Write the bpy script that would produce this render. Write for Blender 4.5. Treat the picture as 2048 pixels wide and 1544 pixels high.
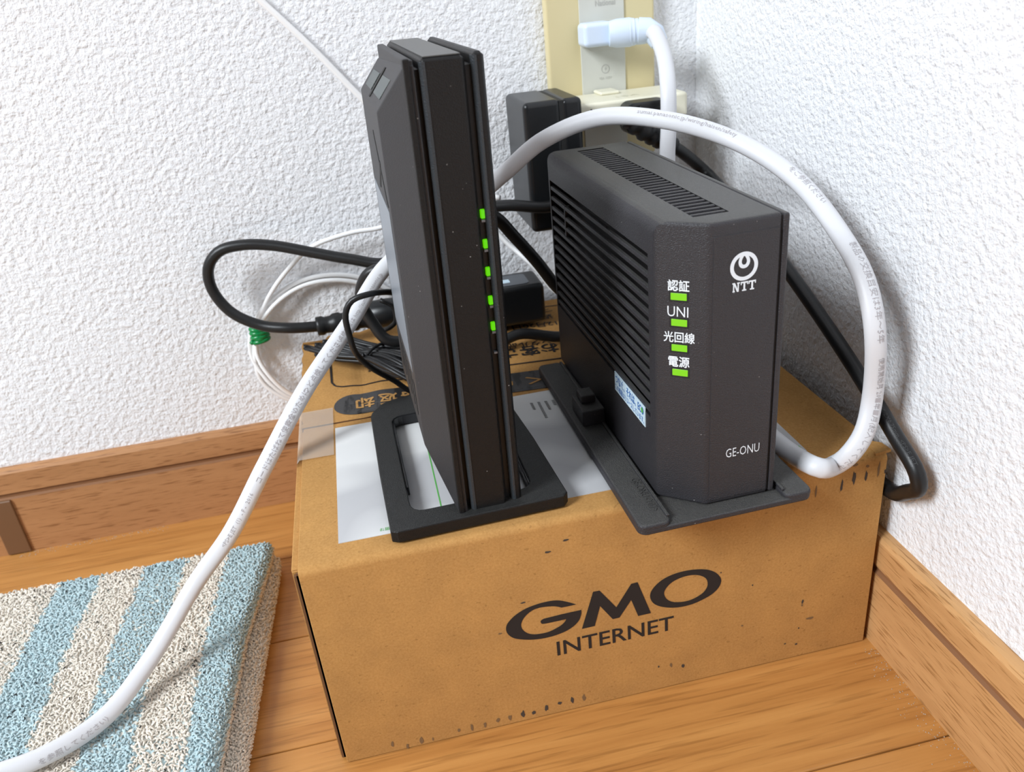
import bpy, bmesh, math, random
from mathutils import Vector, Matrix
random.seed(7)
for o in list(bpy.data.objects):
    bpy.data.objects.remove(o)
SC = bpy.context.scene
COL = SC.collection

# ------------------------------------------------------------------ camera
cam = bpy.data.cameras.new('camera')
cam.sensor_width = 36.0
cam.lens = 28.74
cam.clip_start = 0.01
cam.dof.use_dof = True
cam.dof.focus_distance = 0.365
cam.dof.aperture_fstop = 16.0
co = bpy.data.objects.new('camera', cam)
co.location = (-0.22786, -0.53132, 0.32847)
co.rotation_euler = (1.10398, 0.09113, -0.20657)
COL.objects.link(co)
SC.camera = co

# ------------------------------------------------------------------ world, window light, exposure
wd = bpy.data.worlds.new('room_ambient')
wd.use_nodes = True
wd.node_tree.nodes['Background'].inputs[0].default_value = (1.0, 0.965, 0.94, 1)
wd.node_tree.nodes['Background'].inputs[1].default_value = 0.135
SC.world = wd
def area_light(name, loc, target, sx, sy, power, color):
    l = bpy.data.lights.new(name, 'AREA')
    l.shape = 'RECTANGLE'; l.size = sx; l.size_y = sy
    l.energy = power; l.color = color
    o = bpy.data.objects.new(name, l)
    o.location = loc
    o.rotation_euler = (Vector(target) - Vector(loc)).to_track_quat('-Z', 'Y').to_euler()
    COL.objects.link(o)
    return o
area_light('window_daylight', (-2.15, -1.25, 1.75), (-0.12, -0.2, 0.12), 0.75, 0.95, 97, (0.885, 0.945, 1.0))
SC.view_settings.view_transform = 'Standard'
SC.view_settings.look = 'None'
SC.view_settings.gamma = 1.0
SC.view_settings.exposure = 0.0
SC.view_settings.use_curve_mapping = False

# ------------------------------------------------------------------ material helpers
def new_mat(name, color=(.5, .5, .5), rough=.5, spec=.5):
    m = bpy.data.materials.new(name)
    m.use_nodes = True
    b = m.node_tree.nodes['Principled BSDF']
    b.inputs['Base Color'].default_value = (*color, 1)
    b.inputs['Roughness'].default_value = rough
    b.inputs['Specular IOR Level'].default_value = spec
    return m, m.node_tree, b
def node(nt, typ, **kw):
    n = nt.nodes.new(typ)
    for k, v in kw.items():
        if k.startswith('i_'):
            n.inputs[k[2:].replace('_', ' ')].default_value = v
        else:
            setattr(n, k, v)
    return n
def lk(nt, a, b):
    nt.links.new(a, b)
def coords(nt, scale=(1, 1, 1), rnd=False, src='Object'):
    tc = node(nt, 'ShaderNodeTexCoord')
    mp = node(nt, 'ShaderNodeMapping')
    mp.inputs['Scale'].default_value = scale
    lk(nt, tc.outputs[src], mp.inputs['Vector'])
    if rnd:
        oi = node(nt, 'ShaderNodeObjectInfo')
        mu = node(nt, 'ShaderNodeMath', operation='MULTIPLY')
        mu.inputs[1].default_value = 60.0
        lk(nt, oi.outputs['Random'], mu.inputs[0])
        lk(nt, mu.outputs[0], mp.inputs['Location'])
    return mp.outputs['Vector']
def noise(nt, vec, scale, detail=2.0, rough=.5, out='Fac'):
    n = node(nt, 'ShaderNodeTexNoise')
    n.inputs['Scale'].default_value = scale
    n.inputs['Detail'].default_value = detail
    n.inputs['Roughness'].default_value = rough
    lk(nt, vec, n.inputs['Vector'])
    return n.outputs[out]
def ramp(nt, fac, stops):
    r = node(nt, 'ShaderNodeValToRGB')
    while len(r.color_ramp.elements) < len(stops):
        r.color_ramp.elements.new(.5)
    for e, (p, c) in zip(r.color_ramp.elements, stops):
        e.position = p
        e.color = (*c, 1) if len(c) == 3 else c
    lk(nt, fac, r.inputs['Fac'])
    return r.outputs['Color']
def mix(nt, fac, a, b, mode='MIX'):
    n = node(nt, 'ShaderNodeMix', data_type='RGBA', blend_type=mode)
    for sock, v in ((n.inputs[0], fac), (n.inputs[6], a), (n.inputs[7], b)):
        if isinstance(v, (int, float)):
            sock.default_value = v
        elif isinstance(v, tuple):
            sock.default_value = (*v, 1)
        else:
            lk(nt, v, sock)
    return n.outputs[2]
def bump(nt, b, height, strength, dist, prev=None):
    n = node(nt, 'ShaderNodeBump')
    n.inputs['Strength'].default_value = strength
    n.inputs['Distance'].default_value = dist
    lk(nt, height, n.inputs['Height'])
    if prev is not None:
        lk(nt, prev, n.inputs['Normal'])
    lk(nt, n.outputs['Normal'], b.inputs['Normal'])
    return n.outputs['Normal']
def math_n(nt, op, a, b):
    n = node(nt, 'ShaderNodeMath', operation=op)
    for s, v in ((n.inputs[0], a), (n.inputs[1], b)):
        if isinstance(v, (int, float)):
            s.default_value = v
        else:
            lk(nt, v, s)
    return n.outputs[0]

def wallpaper(name):
    m, nt, b = new_mat(name, (.82, .83, .86), .75, .25)
    v = coords(nt)
    big = noise(nt, v, 290, 2, .5)
    fine = noise(nt, v, 700, 2, .6)
    vo = node(nt, 'ShaderNodeTexVoronoi', feature='SMOOTH_F1')
    vo.inputs['Scale'].default_value = 330
    lk(nt, v, vo.inputs['Vector'])
    h = math_n(nt, 'ADD', math_n(nt, 'MULTIPLY', big, 1.0), math_n(nt, 'MULTIPLY', fine, .35))
    h = math_n(nt, 'ADD', h, math_n(nt, 'MULTIPLY', vo.outputs['Distance'], -.25))
    bump(nt, b, h, .9, .0016)
    c = ramp(nt, noise(nt, v, 260, 3, .6), [(.3, (.79, .80, .825)), (.7, (.84, .85, .87))])
    lk(nt, c, b.inputs['Base Color'])
    return m
M_WALL = wallpaper('white_embossed_wallpaper')

def wood_floor():
    m, nt, b = new_mat('varnished_oak_floor', (.5, .22, .06), .32, .4)
    v = coords(nt, (5, 110, 60), True)
    g = noise(nt, v, 1.0, 4, .6)
    v2 = coords(nt, (22, 520, 300), True)
    p = noise(nt, v2, 1.0, 2, .5)
    c = ramp(nt, g, [(.25, (.37, .155, .038)), (.5, (.48, .220, .060)), (.75, (.56, .275, .082))])
    d = ramp(nt, p, [(.32, (.55, .5, .45)), (.47, (1, 1, 1))])
    c = mix(nt, .55, c, d, 'MULTIPLY')
    lk(nt, c, b.inputs['Base Color'])
    bump(nt, b, p, .15, .0004)
    lk(nt, ramp(nt, g, [(.2, (.42,) * 3), (.8, (.3,) * 3)]), b.inputs['Roughness'])
    return m
M_FLOOR = wood_floor()

def wood_trim(name, sc, c1, c2, dark):
    m, nt, b = new_mat(name, c1, .45, .35)
    v = coords(nt, sc)
    g = noise(nt, v, 3, 3, .6)
    v2 = coords(nt, (sc[0] * 5, sc[1] * 5, sc[2] * 5))
    p = noise(nt, v2, 6, 2, .55)
    c = ramp(nt, g, [(.3, c1), (.7, c2)])
    d = ramp(nt, p, [(.34, dark), (.45, (1, 1, 1))])
    c = mix(nt, .75, c, d, 'MULTIPLY')
    lk(nt, c, b.inputs['Base Color'])
    bump(nt, b, p, .12, .0004)
    return m
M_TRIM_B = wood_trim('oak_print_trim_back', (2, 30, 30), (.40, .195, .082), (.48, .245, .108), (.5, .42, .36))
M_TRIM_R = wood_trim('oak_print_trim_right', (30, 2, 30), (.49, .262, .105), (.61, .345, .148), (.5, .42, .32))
M_GROOVE, _, _ = new_mat('brown_groove', (.25, .115, .05), .5)
M_CAP, _, _ = new_mat('brown_joint_cap', (.17, .085, .04), .45)

def cardboard(name, k=1.0, streak=False):
    m, nt, b = new_mat(name, (.5 * k, .27 * k, .085 * k), .8, .2)
    v = coords(nt)
    f1 = noise(nt, v, 900, 2, .7)
    f2 = noise(nt, v, 60, 3, .6)
    c = ramp(nt, f1, [(.25, (.42 * k, .215 * k, .066 * k)), (.55, (.49 * k, .262 * k, .086 * k)), (.8, (.55 * k, .305 * k, .105 * k))])
    c2 = ramp(nt, f2, [(.3, (.90, .89, .88)), (.7, (1.04, 1.03, 1.0))])
    c = mix(nt, 1.0, c, c2, 'MULTIPLY')
    vf = coords(nt, (1, 1, 1.6))
    fl = noise(nt, vf, 420, 1, .5)
    c = mix(nt, ramp(nt, fl, [(.24, (.45,) * 3), (.30, (0,) * 3)]), c, (.25 * k, .12 * k, .035 * k))
    lk(nt, c, b.inputs['Base Color'])
    bump(nt, b, f1, .12, .0004)
    return m
M_CARD = cardboard('kraft_cardboard')
M_CARD_D, _, _ = new_mat('cardboard_cut_edge', (.16, .075, .03), .9)

def plastic(name, col, rough, grain=0.0, dust=0.0, gscale=2200, spec=.4, dust_and_sheen=None):
    m, nt, b = new_mat(name, col, rough, spec)
    v = coords(nt)
    if dust > 0:
        w = node(nt, 'ShaderNodeTexVoronoi')
        w.inputs['Scale'].default_value = 330
        lk(nt, v, w.inputs['Vector'])
        spots = ramp(nt, w.outputs['Distance'], [(.055, (1,) * 3), (.10, (0,) * 3)])
        gate = ramp(nt, noise(nt, v, 140, 2, .6), [(.60 - dust * .2, (0,) * 3), (.68 - dust * .2, (1,) * 3)])
        f = mix(nt, 1.0, spots, gate, 'MULTIPLY')
        c = mix(nt, f, col, (.30, .29, .28))
        if dust_and_sheen:  # lightens up-facing faces: dust plus grazing sheen put into the colour
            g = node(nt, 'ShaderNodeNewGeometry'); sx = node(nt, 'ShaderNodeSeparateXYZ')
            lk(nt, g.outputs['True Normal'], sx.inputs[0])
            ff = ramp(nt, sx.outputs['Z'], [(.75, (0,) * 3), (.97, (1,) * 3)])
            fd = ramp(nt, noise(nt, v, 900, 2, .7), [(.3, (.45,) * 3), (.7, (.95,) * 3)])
            c = mix(nt, mix(nt, 1.0, ff, fd, 'MULTIPLY'), c, dust_and_sheen)
        lk(nt, c, b.inputs['Base Color'])
    if grain > 0:
        bump(nt, b, noise(nt, v, gscale, 1, .5), min(grain, 1), .0003 if grain <= 1 else .0003 * grain)
    return m
M_ONU = plastic('charcoal_textured_plastic', (.035, .0335, .0375), .44, .9, .15, 2300, spec=.35, dust_and_sheen=(.080, .078, .072))
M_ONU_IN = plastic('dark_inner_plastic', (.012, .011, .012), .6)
M_RT = plastic('matte_black_plastic', (.0085, .0080, .0080), .48, .6, .22, 2300, spec=.28, dust_and_sheen=(.032, .032, .031))
M_RT_SIDE = plastic('graphite_side_plastic', (.027, .0262, .0285), .5, .35, .05, spec=.35)
M_GLOSS = plastic('glossy_black_plastic', (.012, .012, .014), .15)
M_CORE = plastic('dark_groove_plastic', (.007, .007, .008), .5)
M_BLK = plastic('satin_black_plastic', (.009, .0098, .011), .33, .1, spec=.4)
M_CORD = plastic('black_cord_rubber', (.010, .010, .0105), .40, .1)
M_WCORD = plastic('white_cord_vinyl', (.66, .665, .69), .42, .05)
M_WTHIN = plastic('white_thin_cable_jacket', (.88, .88, .88), .35, .03)
M_PLUGW = plastic('bluish_white_plug', (.66, .76, .90), .35, .05)
M_CREAM = plastic('cream_tap_plastic', (.78, .75, .60), .35, .02)
M_PLATE = plastic('yellowed_cream_plate', (.66, .57, .33), .4, .03)
M_MODULE = plastic('grey_socket_module', (.60, .60, .54), .4, .03)
M_DARK, _, _ = new_mat('dark_slot', (.01, .01, .01), .7)
M_INK, _, _ = new_mat('black_print_ink', (.022, .020, .021), .6, .3)
M_WINK, _, _ = new_mat('white_print_ink', (.78, .84, .9), .5)
M_GINK, _, _ = new_mat('grey_cord_print', (.40, .375, .39), .6)
M_EMB, _, _ = new_mat('embossed_module_lettering', (.46, .46, .42), .4)
M_TAN, _, _ = new_mat('kraft_reversed_lettering', (.47, .25, .078), .8)
M_GREEN_INK, _, _ = new_mat('green_print_ink', (.10, .42, .08), .6)
M_BLUE_INK, _, _ = new_mat('blue_print_ink', (.03, .16, .50), .5)
M_GREEN, _, _ = new_mat('green_vinyl_tie', (.0, .22, .055), .25)
M_STICK, _, _ = new_mat('pale_blue_sticker', (.62, .78, .88), .4)
M_PERF, nt, b = new_mat('perforated_patch', (.05, .065, .065), .5)
ch = node(nt, 'ShaderNodeTexChecker'); ch.inputs['Scale'].default_value = 1500
lk(nt, coords(nt), ch.inputs['Vector'])
lk(nt, mix(nt, ch.outputs['Fac'], (.04, .048, .048), (.12, .14, .14)), b.inputs['Base Color'])
M_SILVER, nt, b = new_mat('silver_grey_side_label', (.21, .235, .27), .35)
M_BRICKLAB, _, _ = new_mat('grey_rating_label', (.085, .095, .11), .35)
M_LED, nt, b = new_mat('lit_green_indicator', (.05, .3, .0), .3)
b.inputs['Emission Color'].default_value = (.13, .80, .0, 1)
b.inputs['Emission Strength'].default_value = .7
M_LED2, nt, b = new_mat('lit_green_indicator_top', (.05, .25, .0), .3)
b.inputs['Emission Color'].default_value = (.28, .66, .008, 1)
b.inputs['Emission Strength'].default_value = .66
M_TAPE, nt, b = new_mat('clear_packing_tape', (.70, .66, .60), .18)
b.inputs['Alpha'].default_value = .35
def paper_label():
    m, nt, b = new_mat('white_waybill_paper', (.72, .72, .71), .55, .3)
    v = coords(nt)
    n1 = noise(nt, v, 22, 1, .3)
    c = ramp(nt, n1, [(.40, (.74, .74, .73)), (.56, (.50, .50, .51))])
    lk(nt, c, b.inputs['Base Color'])
    return m
M_PAPER = paper_label()
def black_band():
    m, nt, b = new_mat('black_printed_band', (.03, .028, .028), .5)
    v = coords(nt, (60, 18, 20))
    n1 = noise(nt, v, 2.2, 3, .6)
    lk(nt, ramp(nt, n1, [(.52, (.055, .052, .052)), (.57, (.02, .019, .019))]), b.inputs['Base Color'])
    return m
M_BAND = black_band()
def terry():
    m, nt, b = new_mat('terry_cloth', (.7, .7, .66), .95, .1)
    at = node(nt, 'ShaderNodeAttribute', attribute_name='yarn')
    lk(nt, at.outputs['Color'], b.inputs['Base Color'])
    b.inputs['Sheen Weight'].default_value = .3
    return m
M_TERRY = terry()

# ------------------------------------------------------------------ mesh helpers
class MB:
    """collects vertices and faces for one mesh"""
    def __init__(s):
        s.v = []; s.f = []; s.mi = []
    def add(s, vs, fs, mi=0):
        n = len(s.v)
        s.v += [tuple(p) for p in vs]
        s.f += [tuple(i + n for i in f) for f in fs]
        s.mi += [mi] * len(fs)
    def box(s, x0, x1, y0, y1, z0, z1, mi=0):
        s.add([(x0, y0, z0), (x1, y0, z0), (x1, y1, z0), (x0, y1, z0), (x0, y0, z1), (x1, y0, z1), (x1, y1, z1), (x0, y1, z1)],
              [(0, 3, 2, 1), (4, 5, 6, 7), (0, 1, 5, 4), (1, 2, 6, 5), (2, 3, 7, 6), (3, 0, 4, 7)], mi)
    def prism(s, poly, a, b, axis='z', mi=0):
        n = len(poly)
        def P(p, t):
            return (p[0], p[1], t) if axis == 'z' else ((p[0], t, p[1]) if axis == 'y' else (t, p[0], p[1]))
        vs = [P(p, a) for p in poly] + [P(p, b) for p in poly]
        fs = [tuple(range(n))[::-1], tuple(range(n, 2 * n))] + [(i, (i + 1) % n, n + (i + 1) % n, n + i) for i in range(n)]
        s.add(vs, fs, mi)
    def tube(s, pts, r, n=10, caps=True, mi=0):
        fr = frames(pts, None)
        rings = []
        for i, (p, T, N, B) in enumerate(fr):
            rr = r[i] if isinstance(r, (list, tuple)) else r
            rings.append([p + (N * math.cos(a) + B * math.sin(a)) * rr for a in [2 * math.pi * k / n for k in range(n)]])
        vs = [q for ring in rings for q in ring]
        fs = [(i * n + k, i * n + (k + 1) % n, (i + 1) * n + (k + 1) % n, (i + 1) * n + k) for i in range(len(rings) - 1) for k in range(n)]
        if caps:
            fs += [tuple(range(n))[::-1], tuple((len(rings) - 1) * n + k for k in range(n))]
        s.add(vs, fs, mi)
    def build(s, name, mats, parent=None, bevel=0.0, segs=2, smooth=False, loc=None, angle=35):
        me = bpy.data.meshes.new(name)
        me.from_pydata(s.v, [], s.f)
        bm = bmesh.new(); bm.from_mesh(me)
        for f, k in zip(bm.faces, s.mi):
            f.material_index = k
        bmesh.ops.recalc_face_normals(bm, faces=bm.faces)
        bm.to_mesh(me); bm.free()
        if not isinstance(mats, (list, tuple)):
            mats = [mats]
        for m in mats:
            me.materials.append(m)
        o = bpy.data.objects.new(name, me)
        COL.objects.link(o)
        if parent is not None:
            o.parent = parent
        if loc is not None:
            o.location = loc
        if smooth or bevel:
            for p in me.polygons:
                p.use_smooth = True
        if bevel:
            b = o.modifiers.new('edge', 'BEVEL')
            b.width = bevel; b.segments = segs; b.limit_method = 'ANGLE'; b.angle_limit = math.radians(angle)
            b.harden_normals = True
        return o

def catmull(pts, step):
    P = [Vector(p) for p in pts]
    P = [P[0] * 2 - P[1]] + P + [P[-1] * 2 - P[-2]]
    raw = []
    for i in range(1, len(P) - 2):
        p0, p1, p2, p3 = P[i - 1:i + 3]
        d1 = max((p1 - p0).length, 1e-6) ** .5; d2 = max((p2 - p1).length, 1e-6) ** .5; d3 = max((p3 - p2).length, 1e-6) ** .5
        t0, t1 = 0, d1; t2 = t1 + d2; t3 = t2 + d3
        for k in range(24):
            t = t1 + (t2 - t1) * k / 24
            A1 = p0 * ((t1 - t) / (t1 - t0)) + p1 * ((t - t0) / (t1 - t0))
            A2 = p1 * ((t2 - t) / (t2 - t1)) + p2 * ((t - t1) / (t2 - t1))
            A3 = p2 * ((t3 - t) / (t3 - t2)) + p3 * ((t - t2) / (t3 - t2))
            B1 = A1 * ((t2 - t) / (t2 - t0)) + A2 * ((t - t0) / (t2 - t0))
            B2 = A2 * ((t3 - t) / (t3 - t1)) + A3 * ((t - t1) / (t3 - t1))
            raw.append(B1 * ((t2 - t) / (t2 - t1)) + B2 * ((t - t1) / (t2 - t1)))
    raw.append(P[-2])
    out = [raw[0]]; acc = 0
    for a, b in zip(raw, raw[1:]):
        acc += (b - a).length
        if acc >= step:
            out.append(b); acc = 0
    if (out[-1] - raw[-1]).length > 1e-5:
        out.append(raw[-1])
    return out
def frames(pts, ref):
    pts = [Vector(p) for p in pts]
    res = []
    N = None
    for i, p in enumerate(pts):
        a = pts[max(i - 1, 0)]; b = pts[min(i + 1, len(pts) - 1)]
        T = (b - a).normalized()
        if ref is not None:
            r = Vector(ref)
            N = (r - T * r.dot(T)).normalized()
        elif N is None:
            r = Vector((0, 0, 1)) if abs(T.z) < .8 else Vector((1, 0, 0))
            N = (r - T * r.dot(T)).normalized()
        else:
            N = (N - T * N.dot(T)).normalized()
        res.append((p, T, N, T.cross(N)))
    return res
def cord(name, pts, rn, rb, mat, parent, ref=None, step=.003, n=14, grooves=False):
    """sweeps an oval section (rn along the reference normal, rb across it) through the points"""
    path = catmull(pts, step)
    fr = frames(path, ref)
    mb = MB(); vs = []
    for p, T, N, B in fr:
        for k in range(n):
            a = 2 * math.pi * k / n
            vs.append(p + N * (math.cos(a) * rn) + B * (math.sin(a) * rb))
    m = len(fr)
    fs = [(i * n + k, i * n + (k + 1) % n, (i + 1) * n + (k + 1) % n, (i + 1) * n + k) for i in range(m - 1) for k in range(n)]
    fs += [tuple(range(n))[::-1], tuple((m - 1) * n + k for k in range(n))]
    mb.add(vs, fs)
    o = mb.build(name, mat, parent, smooth=True)
    return o, fr

def text_geom(body, size=1.0, align='LEFT', bold=0.0, res=2):
    c = bpy.data.curves.new('lettering', 'FONT')
    c.body = body; c.size = size; c.align_x = align; c.offset = bold; c.resolution_u = res
    c.fill_mode = 'FRONT'
    o = bpy.data.objects.new('lettering', c)
    COL.objects.link(o)
    bpy.context.view_layer.update()
    me = bpy.data.meshes.new_from_object(o.evaluated_get(bpy.context.evaluated_depsgraph_get()))
    vs = [v.co.copy() for v in me.vertices]; fs = [tuple(p.vertices) for p in me.polygons]
    bpy.data.objects.remove(o); bpy.data.curves.remove(c); bpy.data.meshes.remove(me)
    return vs, fs
def fit_text(body, w, h=None, bold=0.0, res=2):
    """lettering scaled to width w (and height h), its lower left corner at 0,0"""
    vs, fs = text_geom(body, 1.0, bold=bold if body.isascii() else 0.0, res=res)
    if bold > 0 and not body.isascii():
        n0 = len(vs); v0, f0 = vs, fs; vs, fs = [], []
        for dx, dy in ((-bold, 0), (bold, 0), (0, -bold), (0, bold)):
            fs = fs + [tuple(i + len(vs) for i in f) for f in f0]
            vs = vs + [Vector((v.x + dx, v.y + dy, 8e-6 * (len(vs) // n0))) for v in v0]
    x0 = min(v.x for v in vs); x1 = max(v.x for v in vs); y0 = min(v.y for v in vs); y1 = max(v.y for v in vs)
    sx = w / (x1 - x0); sy = sx if h is None else h / (y1 - y0)
    return [Vector(((v.x - x0) * sx, (v.y - y0) * sy, v.z)) for v in vs], fs
def flat_print(name, geom, origin, xd, yd, mat, parent, lift=.00015):
    vs, fs = geom
    o = Vector(origin); X = Vector(xd).normalized(); Y = Vector(yd).normalized(); N = X.cross(Y)
    mb = MB()
    mb.add([o + X * v.x + Y * v.y + N * (lift + v.z) for v in vs], fs)
    me = bpy.data.meshes.new(name)
    me.from_pydata(mb.v, [], mb.f)
    me.materials.append(mat)
    ob = bpy.data.objects.new(name, me)
    COL.objects.link(ob)
    ob.parent = parent
    return ob
def cord_print(name, body, fr, rn, rb, s0, height, mat, parent, rev=False, ang=0.0):
    """wraps lettering round a swept cord, starting s0 metres along it"""
    L = [0.0]
    for a, b in zip(fr, fr[1:]):
        L.append(L[-1] + (b[0] - a[0]).length)
    vs, fs = text_geom(body, 1.0, res=1)
    y0 = min(v.y for v in vs); y1 = max(v.y for v in vs)
    k = height / (y1 - y0); ym = (y0 + y1) / 2
    out = []
    for v in vs:
        s = s0 + (-v.x * k if rev else v.x * k)
        s = min(max(s, 0), L[-1] - 1e-5)
        i = max(j for j in range(len(L) - 1) if L[j] <= s) if False else bis(L, s)
        t = (s - L[i]) / max(L[i + 1] - L[i], 1e-9)
        p = fr[i][0].lerp(fr[i + 1][0], t); N = fr[i][2].lerp(fr[i + 1][2], t).normalized(); B = fr[i][3].lerp(fr[i + 1][3], t).normalized()
        d = (v.y - ym) * k
        a = ang + (d if rev else -d) / ((rn + rb) / 2 * 1.15)
        out.append(p + N * (math.cos(a) * (rn + .00012)) + B * (math.sin(a) * (rb + .00012)))
    me = bpy.data.meshes.new(name)
    me.from_pydata([tuple(q) for q in out], [], fs)
    me.materials.append(mat)
    o = bpy.data.objects.new(name, me)
    COL.objects.link(o); o.parent = parent
    return o
def bis(L, s):
    lo, hi = 0, len(L) - 2
    while lo < hi:
        m = (lo + hi + 1) // 2
        if L[m] <= s: lo = m
        else: hi = m - 1
    return lo
def tag(o, label=None, cat=None, group=None, kind=None):
    if label: o['label'] = label
    if cat: o['category'] = cat
    if group: o['group'] = group
    if kind: o['kind'] = kind
    return o
def thing(name, label, cat, loc=(0, 0, 0), rot=(0, 0, 0), group=None):
    o = bpy.data.objects.new(name, None)
    o.empty_display_size = .02
    o.location = loc; o.rotation_euler = rot
    COL.objects.link(o)
    return tag(o, label, cat, group)
def share(src, name, parent, loc):
    o = src.copy(); o.name = name
    COL.objects.link(o); o.parent = parent; o.location = loc
    return o
def rrect(x0, x1, y0, y1, r, n=5):
    out = []
    for cx, cy, a0 in ((x1 - r, y0 + r, -90), (x1 - r, y1 - r, 0), (x0 + r, y1 - r, 90), (x0 + r, y0 + r, 180)):
        for k in range(n + 1):
            a = math.radians(a0 + 90 * k / n)
            out.append((cx + r * math.cos(a), cy + r * math.sin(a)))
    return out
def fill_poly(loop):
    """flat polygon (list of 2-D points) as verts + triangles"""
    from mathutils.geometry import tessellate_polygon
    P = [Vector((p[0], p[1], 0)) for p in loop]
    return P, [tuple(t) for t in tessellate_polygon([P])]
def smooth_loop(pts, sub=6):
    n = len(pts); out = []
    for i in range(n):
        p0, p1, p2, p3 = [Vector(pts[(i + k) % n]) for k in (-1, 0, 1, 2)]
        for k in range(sub):
            t = k / sub
            out.append(.5 * ((2 * p1) + (p2 - p0) * t + (2 * p0 - 5 * p1 + 4 * p2 - p3) * t * t + (3 * p1 - p0 - 3 * p2 + p3) * t ** 3))
    return out
def ring_geom(outer, inner, n=96):
    """band between two closed 2-D loops, matched by angle about the inner centre"""
    def resample(loop):
        P = [Vector(p) for p in loop]
        c = sum((Vector(p) for p in inner), Vector((0, 0))) / len(inner)
        res = []
        for k in range(n):
            a = 2 * math.pi * k / n; d = Vector((math.cos(a), math.sin(a))); best = None
            for p, q in zip(P, P[1:] + P[:1]):
                e = q - p; den = d.x * e.y - d.y * e.x
                if abs(den) < 1e-12: continue
                w = p - c
                t = (w.x * e.y - w.y * e.x) / den; u = (w.x * d.y - w.y * d.x) / den
                if t > 0 and -1e-6 <= u <= 1 + 1e-6 and (best is None or t > best): best = t
            res.append(c + d * (best or 0))
        return res
    O = resample(outer); I = resample(inner)
    vs = [Vector((p.x, p.y, 0)) for p in O] + [Vector((p.x, p.y, 0)) for p in I]
    fs = [(k, (k + 1) % n, n + (k + 1) % n, n + k) for k in range(n)]
    return vs, fs

# ------------------------------------------------------------------ the room
mb = MB(); mb.box(-1.8, .12, -1.8, .12, -.06, -.0125)
floor = tag(mb.build('floor', M_CARD_D), kind='structure')
TB = .0066
PITCH = .0785
for k in range(22):
    y1 = .0045 - PITCH * k; y0 = y1 - PITCH + .0006
    y1 = min(y1, -.0002)
    cuts = [-1.8, -1.02 - .37 * ((k * 5) % 3) / 2 + .2, 0.0]
    for x0, x1 in zip(cuts, cuts[1:]):
        mb = MB(); mb.box(0, x1 - x0 - .0005, 0, y1 - y0, -.0125, 0)
        mb.build('plank', M_FLOOR, floor, bevel=.0008, segs=2, loc=(x0, y0, 0))
mb = MB(); mb.box(-1.8, .1, 0, .1, -.06, 2.3)
tag(mb.build('wall_back', M_WALL), kind='structure')
mb = MB(); mb.box(0, .1, -1.8, 0, -.06, 2.3)
tag(mb.build('wall_right', M_WALL), kind='structure')
prof = [(0, 0), (TB, 0), (TB, .0432), (TB - .0016, .0442), (TB - .0016, .0468), (TB, .0478), (TB, .0625), (TB - .0012, .0645), (TB - .0035, .065), (0, .065)]
def skirting(name, axis, a, b, mat):
    mb = MB(); n = len(prof)
    def P(p, t): return (t, -p[0], p[1]) if axis == 'x' else (-p[0], t, p[1])
    vs = [P(p, a) for p in prof] + [P(p, b) for p in prof]
    for i in range(n):
        j = (i + 1) % n
        mb.add([vs[i], vs[j], vs[n + j], vs[n + i]], [(0, 1, 2, 3)], 1 if i in (2, 3, 4) else 0)
    mb.add(vs, [tuple(range(n)), tuple(range(n, 2 * n))])
    me_o = mb.build(name, [mat, M_GROOVE])
    bm = bmesh.new(); bm.from_mesh(me_o.data)
    bmesh.ops.remove_doubles(bm, verts=bm.verts, dist=1e-6); bmesh.ops.recalc_face_normals(bm, faces=bm.faces)
    bm.to_mesh(me_o.data); bm.free()
    return tag(me_o, kind='structure')
bb = skirting('baseboard_back', 'x', -1.8, -TB, M_TRIM_B)
skirting('baseboard_right', 'y', -1.8, 0, M_TRIM_R)
mb = MB(); mb.prism([(-TB + .0005, .0005), (-TB - .0016, .0005), (-TB - .0016, .0428), (-TB + .0005, .0436)], -.508, -.4925, 'x')
tag(mb.build('joint_cap', M_CAP, bb, bevel=.0008), 'dark brown joint cap on the baseboard')

dust = MB()
for _ in range(260):
    y = random.uniform(-.37, -.252); x = -TB - .0004 - abs(random.gauss(0, .006)); r_ = random.uniform(.00012, .00042)
    dust.add([(x + r_ * math.cos(t), y + r_ * math.sin(t), .00002) for t in (0, 1.6, 3.1, 4.7)] + [(x, y, r_)], [(0, 1, 4), (1, 2, 4), (2, 3, 4), (3, 0, 4)])
for _ in range(160):
    x = random.uniform(-.50, -.40); y = -TB - .0006 - abs(random.gauss(0, .003)); r_ = random.uniform(.00015, .0005)
    dust.add([(x + r_ * math.cos(t), y + r_ * math.sin(t), .00002) for t in (0, 1.6, 3.1, 4.7)] + [(x, y, r_)], [(0, 1, 4), (1, 2, 4), (2, 3, 4), (3, 0, 4)])
M_DUST, _, _ = new_mat('grey_dust', (.42, .33, .25), .95)
du = dust.build('dust', M_DUST, floor); du['kind'] = 'stuff'
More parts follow.
